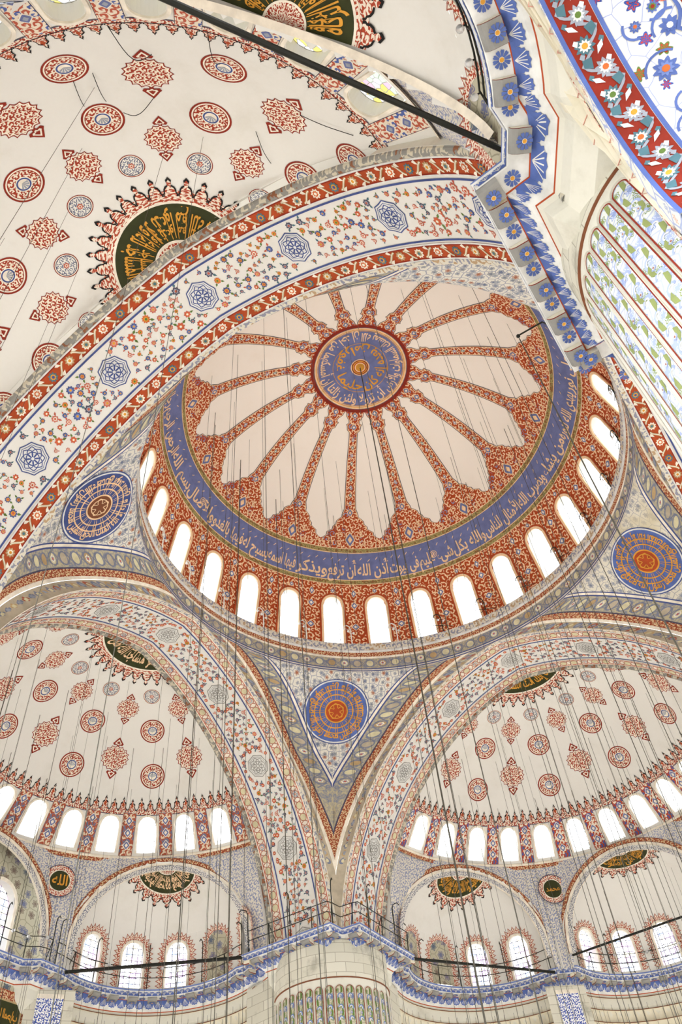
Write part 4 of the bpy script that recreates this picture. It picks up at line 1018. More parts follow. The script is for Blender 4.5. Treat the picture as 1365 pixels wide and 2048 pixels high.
    if key in ('right', 'near', 'hid'):
        vis = {'right': 'niche vault at the far right behind the middle of the far right half dome', 'near': 'middle niche vault of the near half dome', 'hid': 'hidden middle niche vault'}[key]
        ne = root('niche_vault', vis, 'niche', (0, 0, 0), rz, 'structure'); obj('vault', mid_me, ne); obj(mid_band[0], mid_band[1], ne, None, 0, mid_band[2])
        if key == 'hid': continue
        for i, a in enumerate(NW_MID):
            obj('painted_surround', sur_m, ne, (MID_M[0], MID_M[1], 0), a)
            bs = ex_mid.P(0, SREF_M-NBOT); loc = Rz @ (Vector((MID_M[0], 0, 0))+Matrix.Rotation(a, 3, 'Z') @ (bs-Vector((MID_M[0], 0, 0))))
            make_window('nichem', ex_mid.local(0, SREF_M), bs, rz+a, loc, 'bright window', 'niche windows', fam={'right': 'bright window in the niche at the right edge'}.get(key, 'bright window in the middle niche of the near half dome'), hw=NHW, top=NTOP, bot=NBOT, depth=.3, pmat='pane_coloured', frame_w=.1, frame_m='pale', bars=(4, 8, 'slate', .03))
        niche_medallion(ex_mid, (23.85, 0), 0.0, .6, 1.75, 'حافظوا على الصلوات', ne, False, 'gold')
# the flat prayer wall inside the far left half dome
PW = root('wall_qibla', 'flat prayer wall with tall stained window at the far left edge', 'wall', (0, 24.5, 0), pi/2, 'structure')
def pw_map(x, y, h): return Vector((-h, -x if False else x, y))
WX, WZT, WZB, WH = -1.75, 20.75, 17.35, .92      # local: x out, y side
mb = MB(); ysl = [-5.2, WX-WH]+frange(WX-WH, WX+WH, 14)[1:]+[5.2]
for a, b in zip(ysl, ysl[1:]):
    inw = WX-WH-1e-6 <= a and b <= WX+WH+1e-6
    if inw:
        for z0, z1 in ((11, None), (None, 23)):
            if z0 is not None: q = [(a, z0), (b, z0), (b, WZB), (a, WZB)]
            else: q = [(a, top_y(a-WX, WH, WZT)), (b, top_y(b-WX, WH, WZT)), (b, z1), (a, z1)]
            mb.face([mb.add((0, y, z), (y, z)) for y, z in q], 'niche_floral')
    else: mb.face([mb.add((0, y, z), (y, z)) for y, z in ((a, 11), (b, 11), (b, 23), (a, 23))], 'niche_floral')
mb.build('wall_face', PW, False, 'flower painted wall face')
obj('niche_arch', mid_band[1], HD['left'], None, 0, 'painted arch over the prayer wall')
mpw = lambda x, y, h: Vector((-h, -x+WX, y))
make_window('qibla', mpw, Vector((0, WX, WZB)), pi/2, Vector((-WX, 24.5, WZB)), 'tall stained glass window in the flat prayer wall at far left', None, hw=WH, top=WZT, bot=WZB, depth=.4, pmat='pane_coloured', frame_w=.14, frame_m='pale', bars=(5, 11, 'slate', .035))
mb = MB(lambda x, y, h: Vector((-h-.02, x, y)))
for x0, x1, y0, y1, m, h in ((-5.0, -.6, 14.2, 16.25, 'red_moulding', .02), (-4.3, -1.0, 14.75, 15.85, 'tan', .04), (-4.22, -1.08, 14.83, 15.77, 'green', .05)): mb.poly([(x0, y0), (x1, y0), (x1, y1), (x0, y1)], m, h)
letter(mb, 'كلما دخل عليها زكريا المحراب', 'gold', .06, -4.1, -1.2, 15.1, .5)
mb.build('inscription_panel', PW, False, 'dark green panel with gold lettering in a red frame')
# ================================================================== cornices
class Path:
    """plan polyline at the lip of a cornice; the wall lies to its left"""
    def __init__(s, pts, pre=None, post=None):
        s.p = [Vector((a, b)) for a, b in pts]; n = len(s.p); s.L = [0]; s.n = []
        for a, b in zip(s.p, s.p[1:]): s.L.append(s.L[-1]+(b-a).length)
        seg = [(b-a).normalized() for a, b in zip(s.p, s.p[1:])]; s.seg = [Vector((-t.y, t.x)) for t in seg]
        for i in range(n):
            lf = lambda q, r: Vector((-(r-q).normalized().y, (r-q).normalized().x))
            if i == 0 and not pre: s.n.append(s.seg[0])
            elif i == n-1 and not post: s.n.append(s.seg[-1])
            else:
                a = lf(Vector(pre), s.p[0]) if i == 0 else s.seg[i-1]; b = lf(s.p[-1], Vector(post)) if i == n-1 else s.seg[i]; m = a+b; k = m.dot(a); s.n.append(m/max(k, .35))
    def at(s, q, d, z):
        q = max(0, min(s.L[-1], q)); i = 0
        while i < len(s.p)-2 and s.L[i+1] < q: i += 1
        t = (q-s.L[i])/(s.L[i+1]-s.L[i]); a = s.p[i]+s.n[i]*d; b = s.p[i+1]+s.n[i+1]*d; c = a+(b-a)*t; return Vector((c.x, c.y, z))
    def normal(s, q):
        i = 0
        while i < len(s.p)-2 and s.L[i+1] < q: i += 1
        return s.seg[i]
    def sweep(s, mb, prof, m):
        cum = [0]
        for a, b in zip(prof, prof[1:]): cum.append(cum[-1]+hypot(b[0]-a[0], b[1]-a[1]))
        base = len(mb.v); k = len(prof)
        for i, (p, n) in enumerate(zip(s.p, s.n)):
            for j, (d, z) in enumerate(prof): mb.add((p.x+n.x*d, p.y+n.y*d, z), (s.L[i], cum[j]))
        for i in range(len(s.p)-1):
            for j in range(k-1):
                a = base+i*k+j; mb.face((a, a+k, a+k+1, a+1), m)
def arc(c, r, a0, a1, n): return [(c[0]+r*cos(radians(a)), c[1]+r*sin(radians(a))) for a in frange(a0, a1, n)]
mirp = lambda P_: [(x, -y) for x, y in reversed(P_)]
side_p = [(16.25, 10.72), (16.8, 11.0)]+arc((19, 6.9), 4.4, 113, -18, 30)+[(23.25, 5.2), (23.8, 4.25)]
path_mid = Path(side_p+arc((23.9, 0), 4.15, 82, -82, 30)+mirp(side_p), (16.2, 10), (16.2, -10))
path_q = Path(side_p[:-2]+[(23.1, 5.1), (23.05, 3.7), (23.6, 3.2), (23.6, -3.2), (23.05, -3.7), (23.1, -5.1)]+mirp(side_p[:-2]), (16.2, 10), (16.2, -10))
path_pier = Path([(10.72, 16.25), (10, 16.2), (10, 11), (10.95, 10.95), (11, 10), (16.2, 10), (16.25, 10.72)], (11.0, 16.8), (16.8, 11.0))
PROF = [('ledge', 'stone_white', [(1.7, 17.36), (.02, 17.34), (.0, 17.32)]), ('lip', 'skyblue', [(0, 17.32), (.0, 17.25)]), ('corona', 'white', [(0, 17.25), (.035, 17.23), (.035, 17.02), (.06, 17.0)]), ('soffit', 'white', [(.06, 17.0), (.5, 16.98)]), ('leaf_frieze', 'white', [(.5, 16.98), (.53, 16.92), (.62, 16.8), (.78, 16.62), (.86, 16.56)]), ('red_line', 'red', [(.5, 16.995), (.475, 16.99), (.475, 16.965), (.505, 16.96)]), ('bed_moulding', 'red', [(.86, 16.56), (.88, 16.52)]), ('wall_below', 'stone_white', [(.88, 16.52), (.95, 16.4), (1.0, 16.0), (1.3, 15.5), (2.6, 15.3)])]
def leafmap(path, prof):
    cum = [0]
    for a, b in zip(prof, prof[1:]): cum.append(cum[-1]+hypot(b[0]-a[0], b[1]-a[1]))
    def m(x, y, h):
        q = max(0, min(cum[-1], y)); j = 0
        while j < len(prof)-2 and cum[j+1] < q: j += 1
        t = (q-cum[j])/(cum[j+1]-cum[j]); d = prof[j][0]+(prof[j+1][0]-prof[j][0])*t; z = prof[j][1]+(prof[j+1][1]-prof[j][1])*t
        return path.at(x, d-h*.8, z-h*.5)
    return m, cum[-1]
def leaves(path, prof, wd, name, flip=False, vein=True):
    m, H_ = leafmap(path, prof); mb = MB(m); n = int(path.L[-1]/wd)
    for k in range(n):
        x = path.L[-1]*(k+.5)/n; w2 = path.L[-1]/n*.5; hi = H_*.94
        t = [(-1.0, .0), (-1.0, .3), (-.98, .5), (-.86, .56), (-.9, .74), (-.62, .78), (-.6, .93), (-.25, .9), (0, 1.0), (.25, .9), (.6, .93), (.62, .78), (.9, .74), (.86, .56), (.98, .5), (1.0, .3), (1.0, .0)]
        P_ = [(x+a*w2, hi*b+.005) for a, b in t]; mb.fan(P_, (x, hi*.45), 'dark_blue', .012)
        if vein:
            for a in (-.6, -.3, 0, .3, .6): mb.poly([(x-.006, hi*.12), (x+.006, hi*.12), (x+a*w2*1.15+.008, hi*.82), (x+a*w2*1.15-.008, hi*.82)], 'white', .02)
    return mb.mesh(name)
def rosette(mb, R, h=.01):
    for k in range(10):
        a = 2*pi*k/10; mb.poly([(R*.3*cos(a-.26), R*.3*sin(a-.26)), (R*.86*cos(a-.25), R*.86*sin(a-.25)), (R*1.0*cos(a-.13), R*1.0*sin(a-.13)), (R*.92*cos(a), R*.92*sin(a)), (R*1.0*cos(a+.13), R*1.0*sin(a+.13)), (R*.86*cos(a+.25), R*.86*sin(a+.25)), (R*.3*cos(a+.26), R*.3*sin(a+.26))], 'dark_blue', h)
    mb.annulus(0, 0, R*.24, R*.3, 'pale', h, 12); mb.disc(0, 0, R*.25, 'gold', h+.002, 12, 1)
# one modillion: x runs from the lip into the wall, y along the cornice, z up from the soffit
mb = MB()
pf = [(.05, 0), (.05, -.05), (.1, -.13), (.2, -.17), (.46, -.19), (.46, 0)]; wv = .23
L0 = [mb.add((x, -wv, z), (x, z)) for x, z in pf]; L1 = [mb.add((x, wv, z), (x, z)) for x, z in pf]
mb.face(L0, 'muqarnas_stone'); mb.face(L1[::-1], 'muqarnas_stone')
for i in range(len(pf)-1): mb.face((L0[i], L0[i+1], L1[i+1], L1[i]), 'grey' if i < 4 else 'muqarnas_stone')
MOD = mb.mesh('modillion')
mb = MB()
for y in (-wv-.004, wv+.004):
    for (a, b), (c_, d_) in zip(pf[1:], pf[2:5]): mb.face([mb.add((a, y, b)), mb.add((c_, y, d_)), mb.add((c_, y, d_+.035)), mb.add((a, y, b+.035))], 'deep_red')
EDGE = mb.mesh('painted_edge')
mb = MB(lambda x, y, h: Vector((.32+x, y, -.186-h+.02*(x < 0)*0))); rosette(mb, .165, .012); ROS = mb.mesh('rosette')
mb = MB(lambda x, y, h: Vector((.3+x, y, -h))); rosette(mb, .17, .012); ROS2 = mb.mesh('rosette')
def make_cornice(path, label, rz, every=.92, detail=True):
    e = root('cornice', label, 'cornice', (0, 0, 0), rz, 'structure')
    for nm, m, pr in PROF:
        mb = MB(); path.sweep(mb, pr, m); mb.build(nm, e)
    obj('painted_leaves', leaves(path, [(.035, 17.02), (.035, 17.23)], .3, 'upper_leaves'), e, None, 0, 'row of blue painted leaves')
    obj('painted_leaves', leaves(path, [(.505, 16.97), (.53, 16.92), (.62, 16.8), (.77, 16.63)], .4, 'lower_leaves'), e, None, 0, 'row of blue painted leaves')
    n = int(path.L[-1]/every)
    for k in range(n):
        q = path.L[-1]*(k+.5)/n
        for dq, what in ((0, 'm'), (path.L[-1]/n/2, 'r')):
            qq = q+dq
            if min(abs(qq-l) for l in path.L[1:-1]+[1e9]) < 0 : continue
            nr = path.normal(qq); a = atan2(nr.y, nr.x); loc = path.at(qq, 0, 16.985)
            if what == 'm':
                o = obj('modillion', MOD, e, loc, a); obj('painted_edge', EDGE, o); obj('rosette', ROS, o)
            else: obj('rosette', ROS2, e, loc, a)
    return e
CORN = {}
CORN['F'] = make_cornice(path_pier, 'bracketed blue cornice round the top of the far fluted pier', 0)
CORN['N'] = make_cornice(path_pier, 'bracketed blue cornice round the top of the near fluted pier', pi)
CORN['right'] = make_cornice(path_mid, 'curving bracketed cornice below the far right half dome niches', 0)
CORN['left'] = make_cornice(path_q, 'curving bracketed cornice below the far left half dome niches', pi/2)
CORN['near'] = make_cornice(path_mid, 'curving blue rosette cornice of the near half dome at top right', pi)
# ================================================================== piers
def pier(label, rz, near, flutes=True, PC=13.15, PR=2.72):
    c = Matrix.Rotation(rz, 3, 'Z') @ Vector((PC, PC, 0)); e = root('pier', label, 'pier', (c.x, c.y, FLOOR_Z), rz, 'structure'); dz = -FLOOR_Z
    mb = MB(); mb.gridfn(lambda a, z: Vector((PR*cos(a), PR*sin(a), z+dz)), frange(0, 2*pi, 96), [FLOOR_Z, 5, 12, 15.35], 'stone_white', lambda a, z: (a*PR, z)); mb.build('shaft', e, True)
    mb = MB(); mb.gridfn(lambda a, z: Vector(((PR+.04+(z-15.35)*.02)*cos(a), (PR+.04)*sin(a), z+dz)), frange(0, 2*pi, 96), [15.35, 15.8, 16.95], 'ashlar', lambda a, z: (a*PR, z))
    mb.gridfn(lambda a, i: Vector(((PR+(0, .05, .05, .04)[i])*cos(a), (PR+(0, .05, .05, .04)[i])*sin(a), (15.31, 15.32, 15.35, 15.36)[i]+dz)), frange(0, 2*pi, 96), [0, 1, 2, 3], 'brown'); mb.build('stone_collar', e, True, 'plain stone collar above the flutes')
    if not flutes: return e
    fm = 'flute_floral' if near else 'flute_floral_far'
    mp = lambda x, y, h: Vector(((PR+h)*cos(-x/PR), (PR+h)*sin(-x/PR), y+dz))
    mb = MB(mp); hw = .165; zt = 14.98; zb = FLOOR_Z+2.0
    for x0, x1 in zip(frange(-hw, hw, 6), frange(-hw, hw, 6)[1:]):
        t0, t1 = zt-hw+sqrt(max(0, hw*hw-x0*x0)), zt-hw+sqrt(max(0, hw*hw-x1*x1)); mb.face([mb.P(x0, zb, .008), mb.P(x1, zb, .008), mb.P(x1, t1, .008), mb.P(x0, t0, .008)], fm)
    fill = mb.mesh('flute_panel')
    def outline(w_): return [(-w_, zb)]+[(w_*cos(pi-pi*k/10), zt-hw+w_*sin(pi-pi*k/10)) for k in range(11)]+[(w_, zb)]
    mb = MB(mp); mb.stroke(outline(hw+.012), .026, 'deep_red', .02); a_ = outline(hw+.03); b_ = outline(hw+.068)
    A = [mb.P(x, y, .0) for x, y in a_]; B = [mb.P(x, y, .055) for x, y in outline(hw+.045)]; C_ = [mb.P(x, y, .0) for x, y in b_]
    for X, Y in ((A, B), (B, C_)):
        for i in range(len(A)-1): mb.face((X[i], X[i+1], Y[i+1], Y[i]), 'stone_white')
    frame = mb.mesh('flute_moulding')
    # painted leaves inside each flute
    mb = MB(mp); rnd = random.Random(3); y = zt-.35; k = 0
    while y > 7.5:
        sg = 1 if k % 2 else -1
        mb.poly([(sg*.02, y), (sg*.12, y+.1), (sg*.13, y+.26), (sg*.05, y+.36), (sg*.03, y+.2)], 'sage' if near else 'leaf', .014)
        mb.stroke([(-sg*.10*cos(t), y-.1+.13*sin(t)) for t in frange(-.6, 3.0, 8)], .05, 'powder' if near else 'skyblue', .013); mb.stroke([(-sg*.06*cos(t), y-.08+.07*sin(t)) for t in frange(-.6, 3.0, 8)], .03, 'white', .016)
        if k % 3 == 1: petals(mb, 0, y-.28, .06, 5, 'powder' if near else 'skyblue', 'white', .015, .2, 'rose')
        y -= .46; k += 1
    spray = mb.mesh('painted_leaves')
    for k in range(36):
        a = 2*pi*k/36
        f = obj('flute', fill, e, None, a); obj('moulding', frame, f); obj('painted_leaves', spray, f)
    return e
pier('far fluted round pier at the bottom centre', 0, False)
pier('near fluted round pier at the right edge', pi, True, True, 13.38, 2.58)
pier('left round pier out of sight below the left pendentive', pi/2, True, False)
pier('right round pier out of sight below the right pendentive', -pi/2, True, False)
# painted panel beside the far pier
for rz_, lab_ in ((0, 'blue grey painted panel framed in red on the wall right of the far pier'),):
    mb = MB(lambda x, y, h: Vector((17.6+x, 11.93-h-.25, 13.5+y)))
    for x0, x1, y0, y1, m, h in ((-1.2, 1.2, -2, 1.6, 'red_moulding', .02), (-1.0, 1.0, -2, 1.35, 'blue_on_white', .04)): mb.poly([(x0, y0), (x1, y0), (x1, y1), (x0, y1)], m, h)
# ================================================================== stalactite cells under the curved cornices
mb = MB(); wq, hq = .52, .56
def cup(u, v):
    x = (u-.5)*wq; dep = .22*(1-(2*u-1)**2)*(1-v**2.2); return Vector((dep, x, v*hq))
mb.gridfn(cup, frange(0, 1, 6), frange(0, 1, 4), 'muqarnas_stone')
mb.face([mb.add((0, -wq/2, hq)), mb.add((0, wq/2, hq)), mb.add((-.12, wq/2, hq+.02)), mb.add((-.12, -wq/2, hq+.02))], 'muqarnas_stone')
CELL = mb.mesh('stalactite_cell')
mb = MB(); mb.face([mb.add((-.13, -wq/2, hq-.01)), mb.add((-.13, wq/2, hq-.01)), mb.add((-.13, wq/2, hq+.03)), mb.add((-.13, -wq/2, hq+.03))], 'brown'); mb.face([mb.add((-.005, wq/2-.012, 0)), mb.add((-.005, wq/2+.012, 0)), mb.add((-.005, wq/2+.012, hq)), mb.add((-.005, wq/2-.012, hq))], 'grey'); CEDGE = mb.mesh('cell_line')
def stalactites(c, R, a0, a1, rz, label, sgn=1):
    e = root('stalactite_vault', label, 'vault', (0, 0, 0), rz, 'structure')
    mb = MB(); mb.gridfn(lambda a, z: Vector((c[0]+(R+.55)*cos(a), c[1]+(R+.55)*sin(a), z)), frange(a0, a1, 40), [11, 14, 16.4], 'muqarnas_stone', lambda a, z: (a*R, z)); mb.build('backing_wall', e)
    for row in range(4):
        r = R+.08+.12*row; z = 15.82-.56*row; n = int(abs(a1-a0)*r/wq)
        for k in range(n):
            a = a0+(a1-a0)*(k+.5+(.5 if row % 2 else 0)*.9)/n
            o = obj('stalactite_cell', CELL, e, (c[0]+r*cos(a), c[1]+r*sin(a), z), a); obj('cell_line', CEDGE, o)
    return e
stalactites((19, 6.9), 5.3, radians(118), radians(-16), 0, 'stalactite cells under the cornice right of the far pier')
stalactites((19, -6.9), 5.3, radians(-118), radians(16), pi/2, 'stalactite cells under the cornice left of the far pier')
stalactites((23.9, 0), 5.05, radians(80), radians(-60), 0, 'stalactite cells under the cornice at the bottom right corner')
# wall strips under the cornice between the niches
for rz_, pth, lab in ((0, path_mid, 'stone wall below the far right cornice'), (pi/2, path_q, 'stone wall below the far left cornice')):
    e = root('wall_lower', lab, 'wall', (0, 0, 0), rz_, 'structure'); mb = MB(); pth.sweep(mb, [(1.85, 16.5), (1.9, 11)], 'ashlar'); mb.build('wall_face', e)
    for sg in (1, -1):
        mb = MB(); 
        for x0, y0, x1, y1 in ((22.95, 6.0, 24.3, 4.3), (13.6, 11.1, 17.2, 11.75)): mb.face([mb.add((x0, sg*y0, 11), (0, 0)), mb.add((x1, sg*y1, 11), (2, 0)), mb.add((x1, sg*y1, 16.5), (2, 5.5)), mb.add((x0, sg*y0, 16.5), (0, 5.5))], 'ashlar')
        mb.build('wall_strip', e)
        mb = MB()
        for z0, z1, m, dd in ((11, 16.3, 'pale', .01), (11, 16.1, 'blue_on_white', .02)):
            x0, y0, x1, y1 = 23.25-dd, 5.6-dd, 24.0-dd, 4.67-dd; mb.face([mb.add((x0, sg*y0, z0), (0, z0)), mb.add((x1, sg*y1, z0), (1, z0)), mb.add((x1, sg*y1, z1), (1, z1)), mb.add((x0, sg*y0, z1), (0, z1))], m)
        mb.build('painted_panel', e)
# ================================================================== the low arch beside the near pier (top right of the picture)
NA = root('arch', 'low painted arch with red floral border beside the near pier', 'arch', (-20.0, -12.2, 12.1), 0, 'structure')
NR = 3.7
def nsof(x, y, h):       # x = depth behind the front edge, y = angle along (radians from the crown, + towards the pier) * NR
    a = y/NR; r = NR-h; return Vector((r*sin(a), -x, r*cos(a)))
YA, YB = -1.2*NR, 1.62*NR
def nstrip(mb, x0, x1, m, h=0.0, st=1): mb.gridfn(lambda y, t: nsof(x0+(x1-x0)*t, y, h), frange(YA, YB, 60), frange(0, 1, st), m, lambda y, t: (y, x0+(x1-x0)*t))
mb = MB(); nstrip(mb, 0, 4.2, 'soffit_blue_floral', 0, 6); mb.build('soffit', NA, True, 'white soffit with blue painted flowers')
mb = MB(); nstrip(mb, .06, .62, 'deep_red', .012); nstrip(mb, .0, .06, 'white', .012); nstrip(mb, .62, .68, 'white', .012)
mb.map = nsof; y = YA+.2; k = 0
while y < YB-.1:
    petals(mb, .34+(.06 if k % 2 else -.06), y, .17, 10, ('teal', 'mist')[k % 2], 'white', .02, .35, ('orange', 'leaf', 'gold')[k % 3], k*.7)
    mb.stroke([(.34+.2*sin(pi*t*1.0)*(1 if k % 2 else -1), y+.12+.36*t) for t in frange(0, 1, 8)], .045, 'mist', .022)
    sg = 1 if k % 2 else -1
    mb.poly([(.34+sg*.05, y+.2), (.34+sg*.2, y+.18), (.34+sg*.22, y+.3), (.34+sg*.1, y+.38)], 'teal', .024); mb.poly([(.34-sg*.05, y+.22), (.34-sg*.18, y+.14), (.34-sg*.2, y+.05), (.34-sg*.1, y+.1)], 'white', .024)
    for a_, b_, m_ in ((.17, .08, 'mist'), (-.17, .3, 'white'), (-.2, -.02, 'teal'), (.2, .22, 'mist')): mb.poly([(.34+sg*a_, y+b_), (.34+sg*a_+.05, y+b_+.05), (.34+sg*a_, y+b_+.12), (.34+sg*a_-.05, y+b_+.05)], m_, .023)
    y += .46; k += 1
mb.build('painted_border', NA, False, 'dark red border with white green flowers')
for x in (.03, .66): mb = MB(); nstrip(mb, x-.035, x+.035, 'dark_blue', .018); mb.build('painted_line', NA, False, 'blue line')
mb = MB(nsof); rnd = random.Random(21); pts = []
for _ in range(900):
    x, y, r = rnd.uniform(.95, 4.0), rnd.uniform(YA+.2, YB-.2), rnd.choice((.1, .13, .17, .21))
    if any(hypot(x-p[0], y-p[1]) < (r+p[2])*1.25+.06 for p in pts): continue
    pts.append((x, y, r)); a0 = rnd.uniform(0, 6.3)
    petals(mb, x, y, r, 9, 'dark_blue', ('leaf', 'dark_blue', 'skyblue')[len(pts) % 3], .012, .35, ('deep_red', 'white', 'orange')[len(pts) % 3], a0)
    mb.stroke([(x+(r+.09)*cos(a0+t), y+(r+.09)*sin(a0+t)) for t in frange(0, 2.3, 8)], .04, 'dark_blue', .014)
    if len(pts) % 3 == 0: mb.poly([(x+r*1.2, y), (x+r*2.2, y+.05), (x+r*2.3, y), (x+r*2.2, y-.06)], 'coral', .016)
mb.build('painted_flowers', NA, False, 'large blue painted flowers', 'stuff')
mb = MB(nsof)      # red lobed cartouche edge deeper in the soffit
for y in (-2.4, .2, 2.8):
    o = [(2.45+.95*sx_, y+1.05*sy_) for sx_, sy_ in star_outline(1.0, 12, .12)]; c_ = (2.45, y); mb.fan(o, c_, 'dark_blue', .022, 4); mb.fan(scale2(o, .93, c_), c_, 'white', .028, 4); mb.fan(scale2(o, .89, c_), c_, 'deep_red', .034, 4)
    for k in range(8): petals(mb, 2.45+.5*cos(k*pi/4), y+.55*sin(k*pi/4), .15, 7, 'white', 'gold', .042, .3, 'dark_blue')
mb.build('painted_cartouches', NA, False, 'red lobed cartouches outlined in blue', 'stuff')
# front face and stalactite slope up to the cornice
NXO = NR+.62
mb = MB(); mb.gridfn(lambda y, r: Vector((r*sin(y/NR), .0, r*cos(y/NR))), frange(YA, YB, 60), [NR, NR+.5, NXO], 'face_floral', lambda y, r: (y, r)); mb.build('front_face', NA, False, 'pale face with blue scroll')
mb = MB(); mb.gridfn(lambda y, r: Vector((r*sin(y/NR), .02, r*cos(y/NR))), frange(YA, YB, 60), [NXO-.12, NXO], 'red_on_cream_fine', lambda y, r: (y, r)); mb.build('face_border', NA, False)
pn = path_mid; off = Vector((-20.0, -12.2, 12.1))
mb = MB(); NU, NV = 30, 7; P_ = []
for i in range(NU+1):
    u = i/NU; q = .75+u*8.2; t_ = pn.at(q, .97, 16.38); top = Vector((-t_.x, -t_.y, 16.38))-off
    y = YB*.985+(YA*.2-YB*.985)*u; bot = Vector((NXO*sin(y/NR), 0, NXO*cos(y/NR)))
    col = []
    for j in range(NV+1):
        v = j/NV; p = top+(bot-top)*v; k = ((i+j) % 2)*.32*(1 if 0 < j < NV else 0); p = p+Vector((.1, .8, -.3))*(-k); col.append(p)
    P_.append(col)
for i in range(NU):
    for j in range(NV):
        a, b, c_, d_ = P_[i][j], P_[i+1][j], P_[i+1][j+1], P_[i][j+1]
        if (i+j) % 2: fs = ((a, b, d_), (b, c_, d_))
        else: fs = ((a, b, c_), (a, c_, d_))
        for f in fs: mb.face([mb.add(p, (p.x, p.z)) for p in f], 'muqarnas_stone')
mb.build('stalactite_facets', NA, False, 'cream faceted stalactite plaster')
mb = MB()
for j in (2, 4, 5): mb.tube([P_[i][j]+Vector((0, .01, -.01)) for i in range(NU+1)], .012, 'pink', 4)
mb.build('painted_edges', NA, False, 'thin pink lines along the facets')
# ================================================================== floor
mb = MB(); mb.face([mb.add((x, y, 0), (x, y)) for x, y in ((-32, -32), (32, -32), (32, 32), (-32, 32))], 'carpet')
fo = mb.build('floor', None, False, 'unseen carpeted floor of the prayer hall, pale to bounce light up', 'structure'); fo.location = (0, 0, FLOOR_Z); fo['category'] = 'floor'
mb = MB(); mb.face([mb.add((x, y, 0), (x, y)) for x, y in ((-160, -160), (160, -160), (160, 160), (-160, 160))], 'paving')  # unseen ground plane, added to cut sky light coming from below
fo = mb.build('ground', None, False, 'unseen grey paved ground outside the hall, added to dim upward light', 'structure'); fo.location = (0, 0, FLOOR_Z-.4); fo['category'] = 'ground'
# ================================================================== iron tie bars
def bar(name, label, cat, pts, r, m='dark_iron', group=None, n=8):
    p0 = Vector(pts[0]); mb = MB(); mb.tube([Vector(p)-p0 for p in pts], r, m, n); o = mb.build(name); o.location = p0; o['label'] = label; o['category'] = cat
    if group: o['group'] = group
    return o
ZT = 17.45
bar('tie_bar', 'thick black iron tie bar crossing the top of the picture', 'tie bar', [(-16.35, -10.85, ZT), (-24.6, -5.3, ZT)], .062)
bar('tie_bar', 'black iron tie bar across the niche right of the far pier', 'tie bar', [(16.3, 10.7, 17.4), (23.2, 5.35, 17.1)], .075)
bar('tie_bar', 'black iron tie bar across the niche left of the far pier', 'tie bar', [(-(-10.7), 16.3, 17.45), (5.35, 23.2, 17.2)], .085)
bar('tie_bar', 'thin black tie bar across the niche windows at the right edge', 'tie bar', [(23.7, 4.3, 17.8), (23.7, -4.3, 18.0)], .06)
# ================================================================== railings
def railing(path, q0, q1, label, rz, step=1.25, globes=0, d=.12, hooks=True, h=1.05):
    c = path.at((q0+q1)/2, d, ZCOR); Rm = Matrix.Rotation(rz, 3, 'Z'); e = root('iron_railing', label, 'railing', Rm @ c, rz)
    n = max(1, int((q1-q0)/step)); at = lambda q, dd, z: path.at(q, dd, z)-c
    for z in (17.32+h*.55, 17.32+h):
        mb = MB(); mb.tube([at(q, d, z) for q in frange(q0, q1, max(3, int((q1-q0)/.35)))], .022, 'iron', 5); mb.build('rail', e)
    for k in range(n+1):
        q = q0+(q1-q0)*k/n; pts = [at(q, d+.05, 17.33), at(q, d, 17.33+h)]
        if hooks and k % 2 == 0: pts += [at(q, d, 17.33+h*1.75), at(q, d-.06, 17.33+h*1.93), at(q, d-.24, 17.33+h*1.98), at(q, d-.34, 17.33+h*1.85)]
        mb = MB(); mb.tube(pts, .026, 'iron', 5); mb.build('post', e)
        if k % 3 == 1: mb = MB(); mb.tube([at(q, d, 17.33+h), at(q, d+.5, 17.4)], .02, 'iron', 5); mb.build('brace', e)
    for k in range(globes):
        q = q0+(q1-q0)*(k+.5)/globes; p = at(q, d-.14, 17.32+h-.08); mb = MB(); mb.ball(p, .085, 'bulb_glass', 10, 7); g = mb.build('glass_globe', e, True, 'clear glass globe lamp')
        mb = MB(); mb.tube([at(q, d, 17.32+h), p+Vector((0, 0, .09))], .02, 'iron', 5); mb.build('lamp_holder', g)
    return e
LP = path_pier.L[-1]; LS = path_mid.L[-1]; LQ = path_q.L[-1]
railing(path_pier, .9, LP-.9, 'hooked iron railing on the far pier cornice', 0)
railing(path_mid, .9, 12.4, 'iron railing along the niche right of the far pier', 0)
railing(path_mid, 13.2, 24.5, 'iron railing in front of the niche windows at the right edge', 0, globes=6)
railing(path_q, LQ-12.0, LQ-.9, 'iron railing with small lamps along the niche left of the far pier', pi/2, globes=8)
railing(path_q, LQ/2-1, LQ-12.4, 'iron railing in front of the stained window at far left', pi/2, globes=6)
railing(path_mid, .75, 11.5, 'curved iron railing hung with glass globes on the near cornice', pi, step=1.5, globes=17, d=.06, hooks=False)
railing(path_pier, .1, 2.3, 'short iron railing at the corner of the near pier cornice', pi, step=.9, d=.05, hooks=False)
# swing arm with cable on the near pier
am = root('swing_bracket', 'small black iron arm with a cable on the near pier cornice edge', 'bracket', (-12.3, -10.05, 17.34))
mb = MB(); mb.tube([(0, 0, 0), (0, .1, .3), (0, .72, .32)], .022, 'dark_iron', 6); mb.build('arm', am)
mb = MB(); mb.ball((0, .72, .3), .05, 'dark_iron', 8, 6); mb.build('pulley', am)
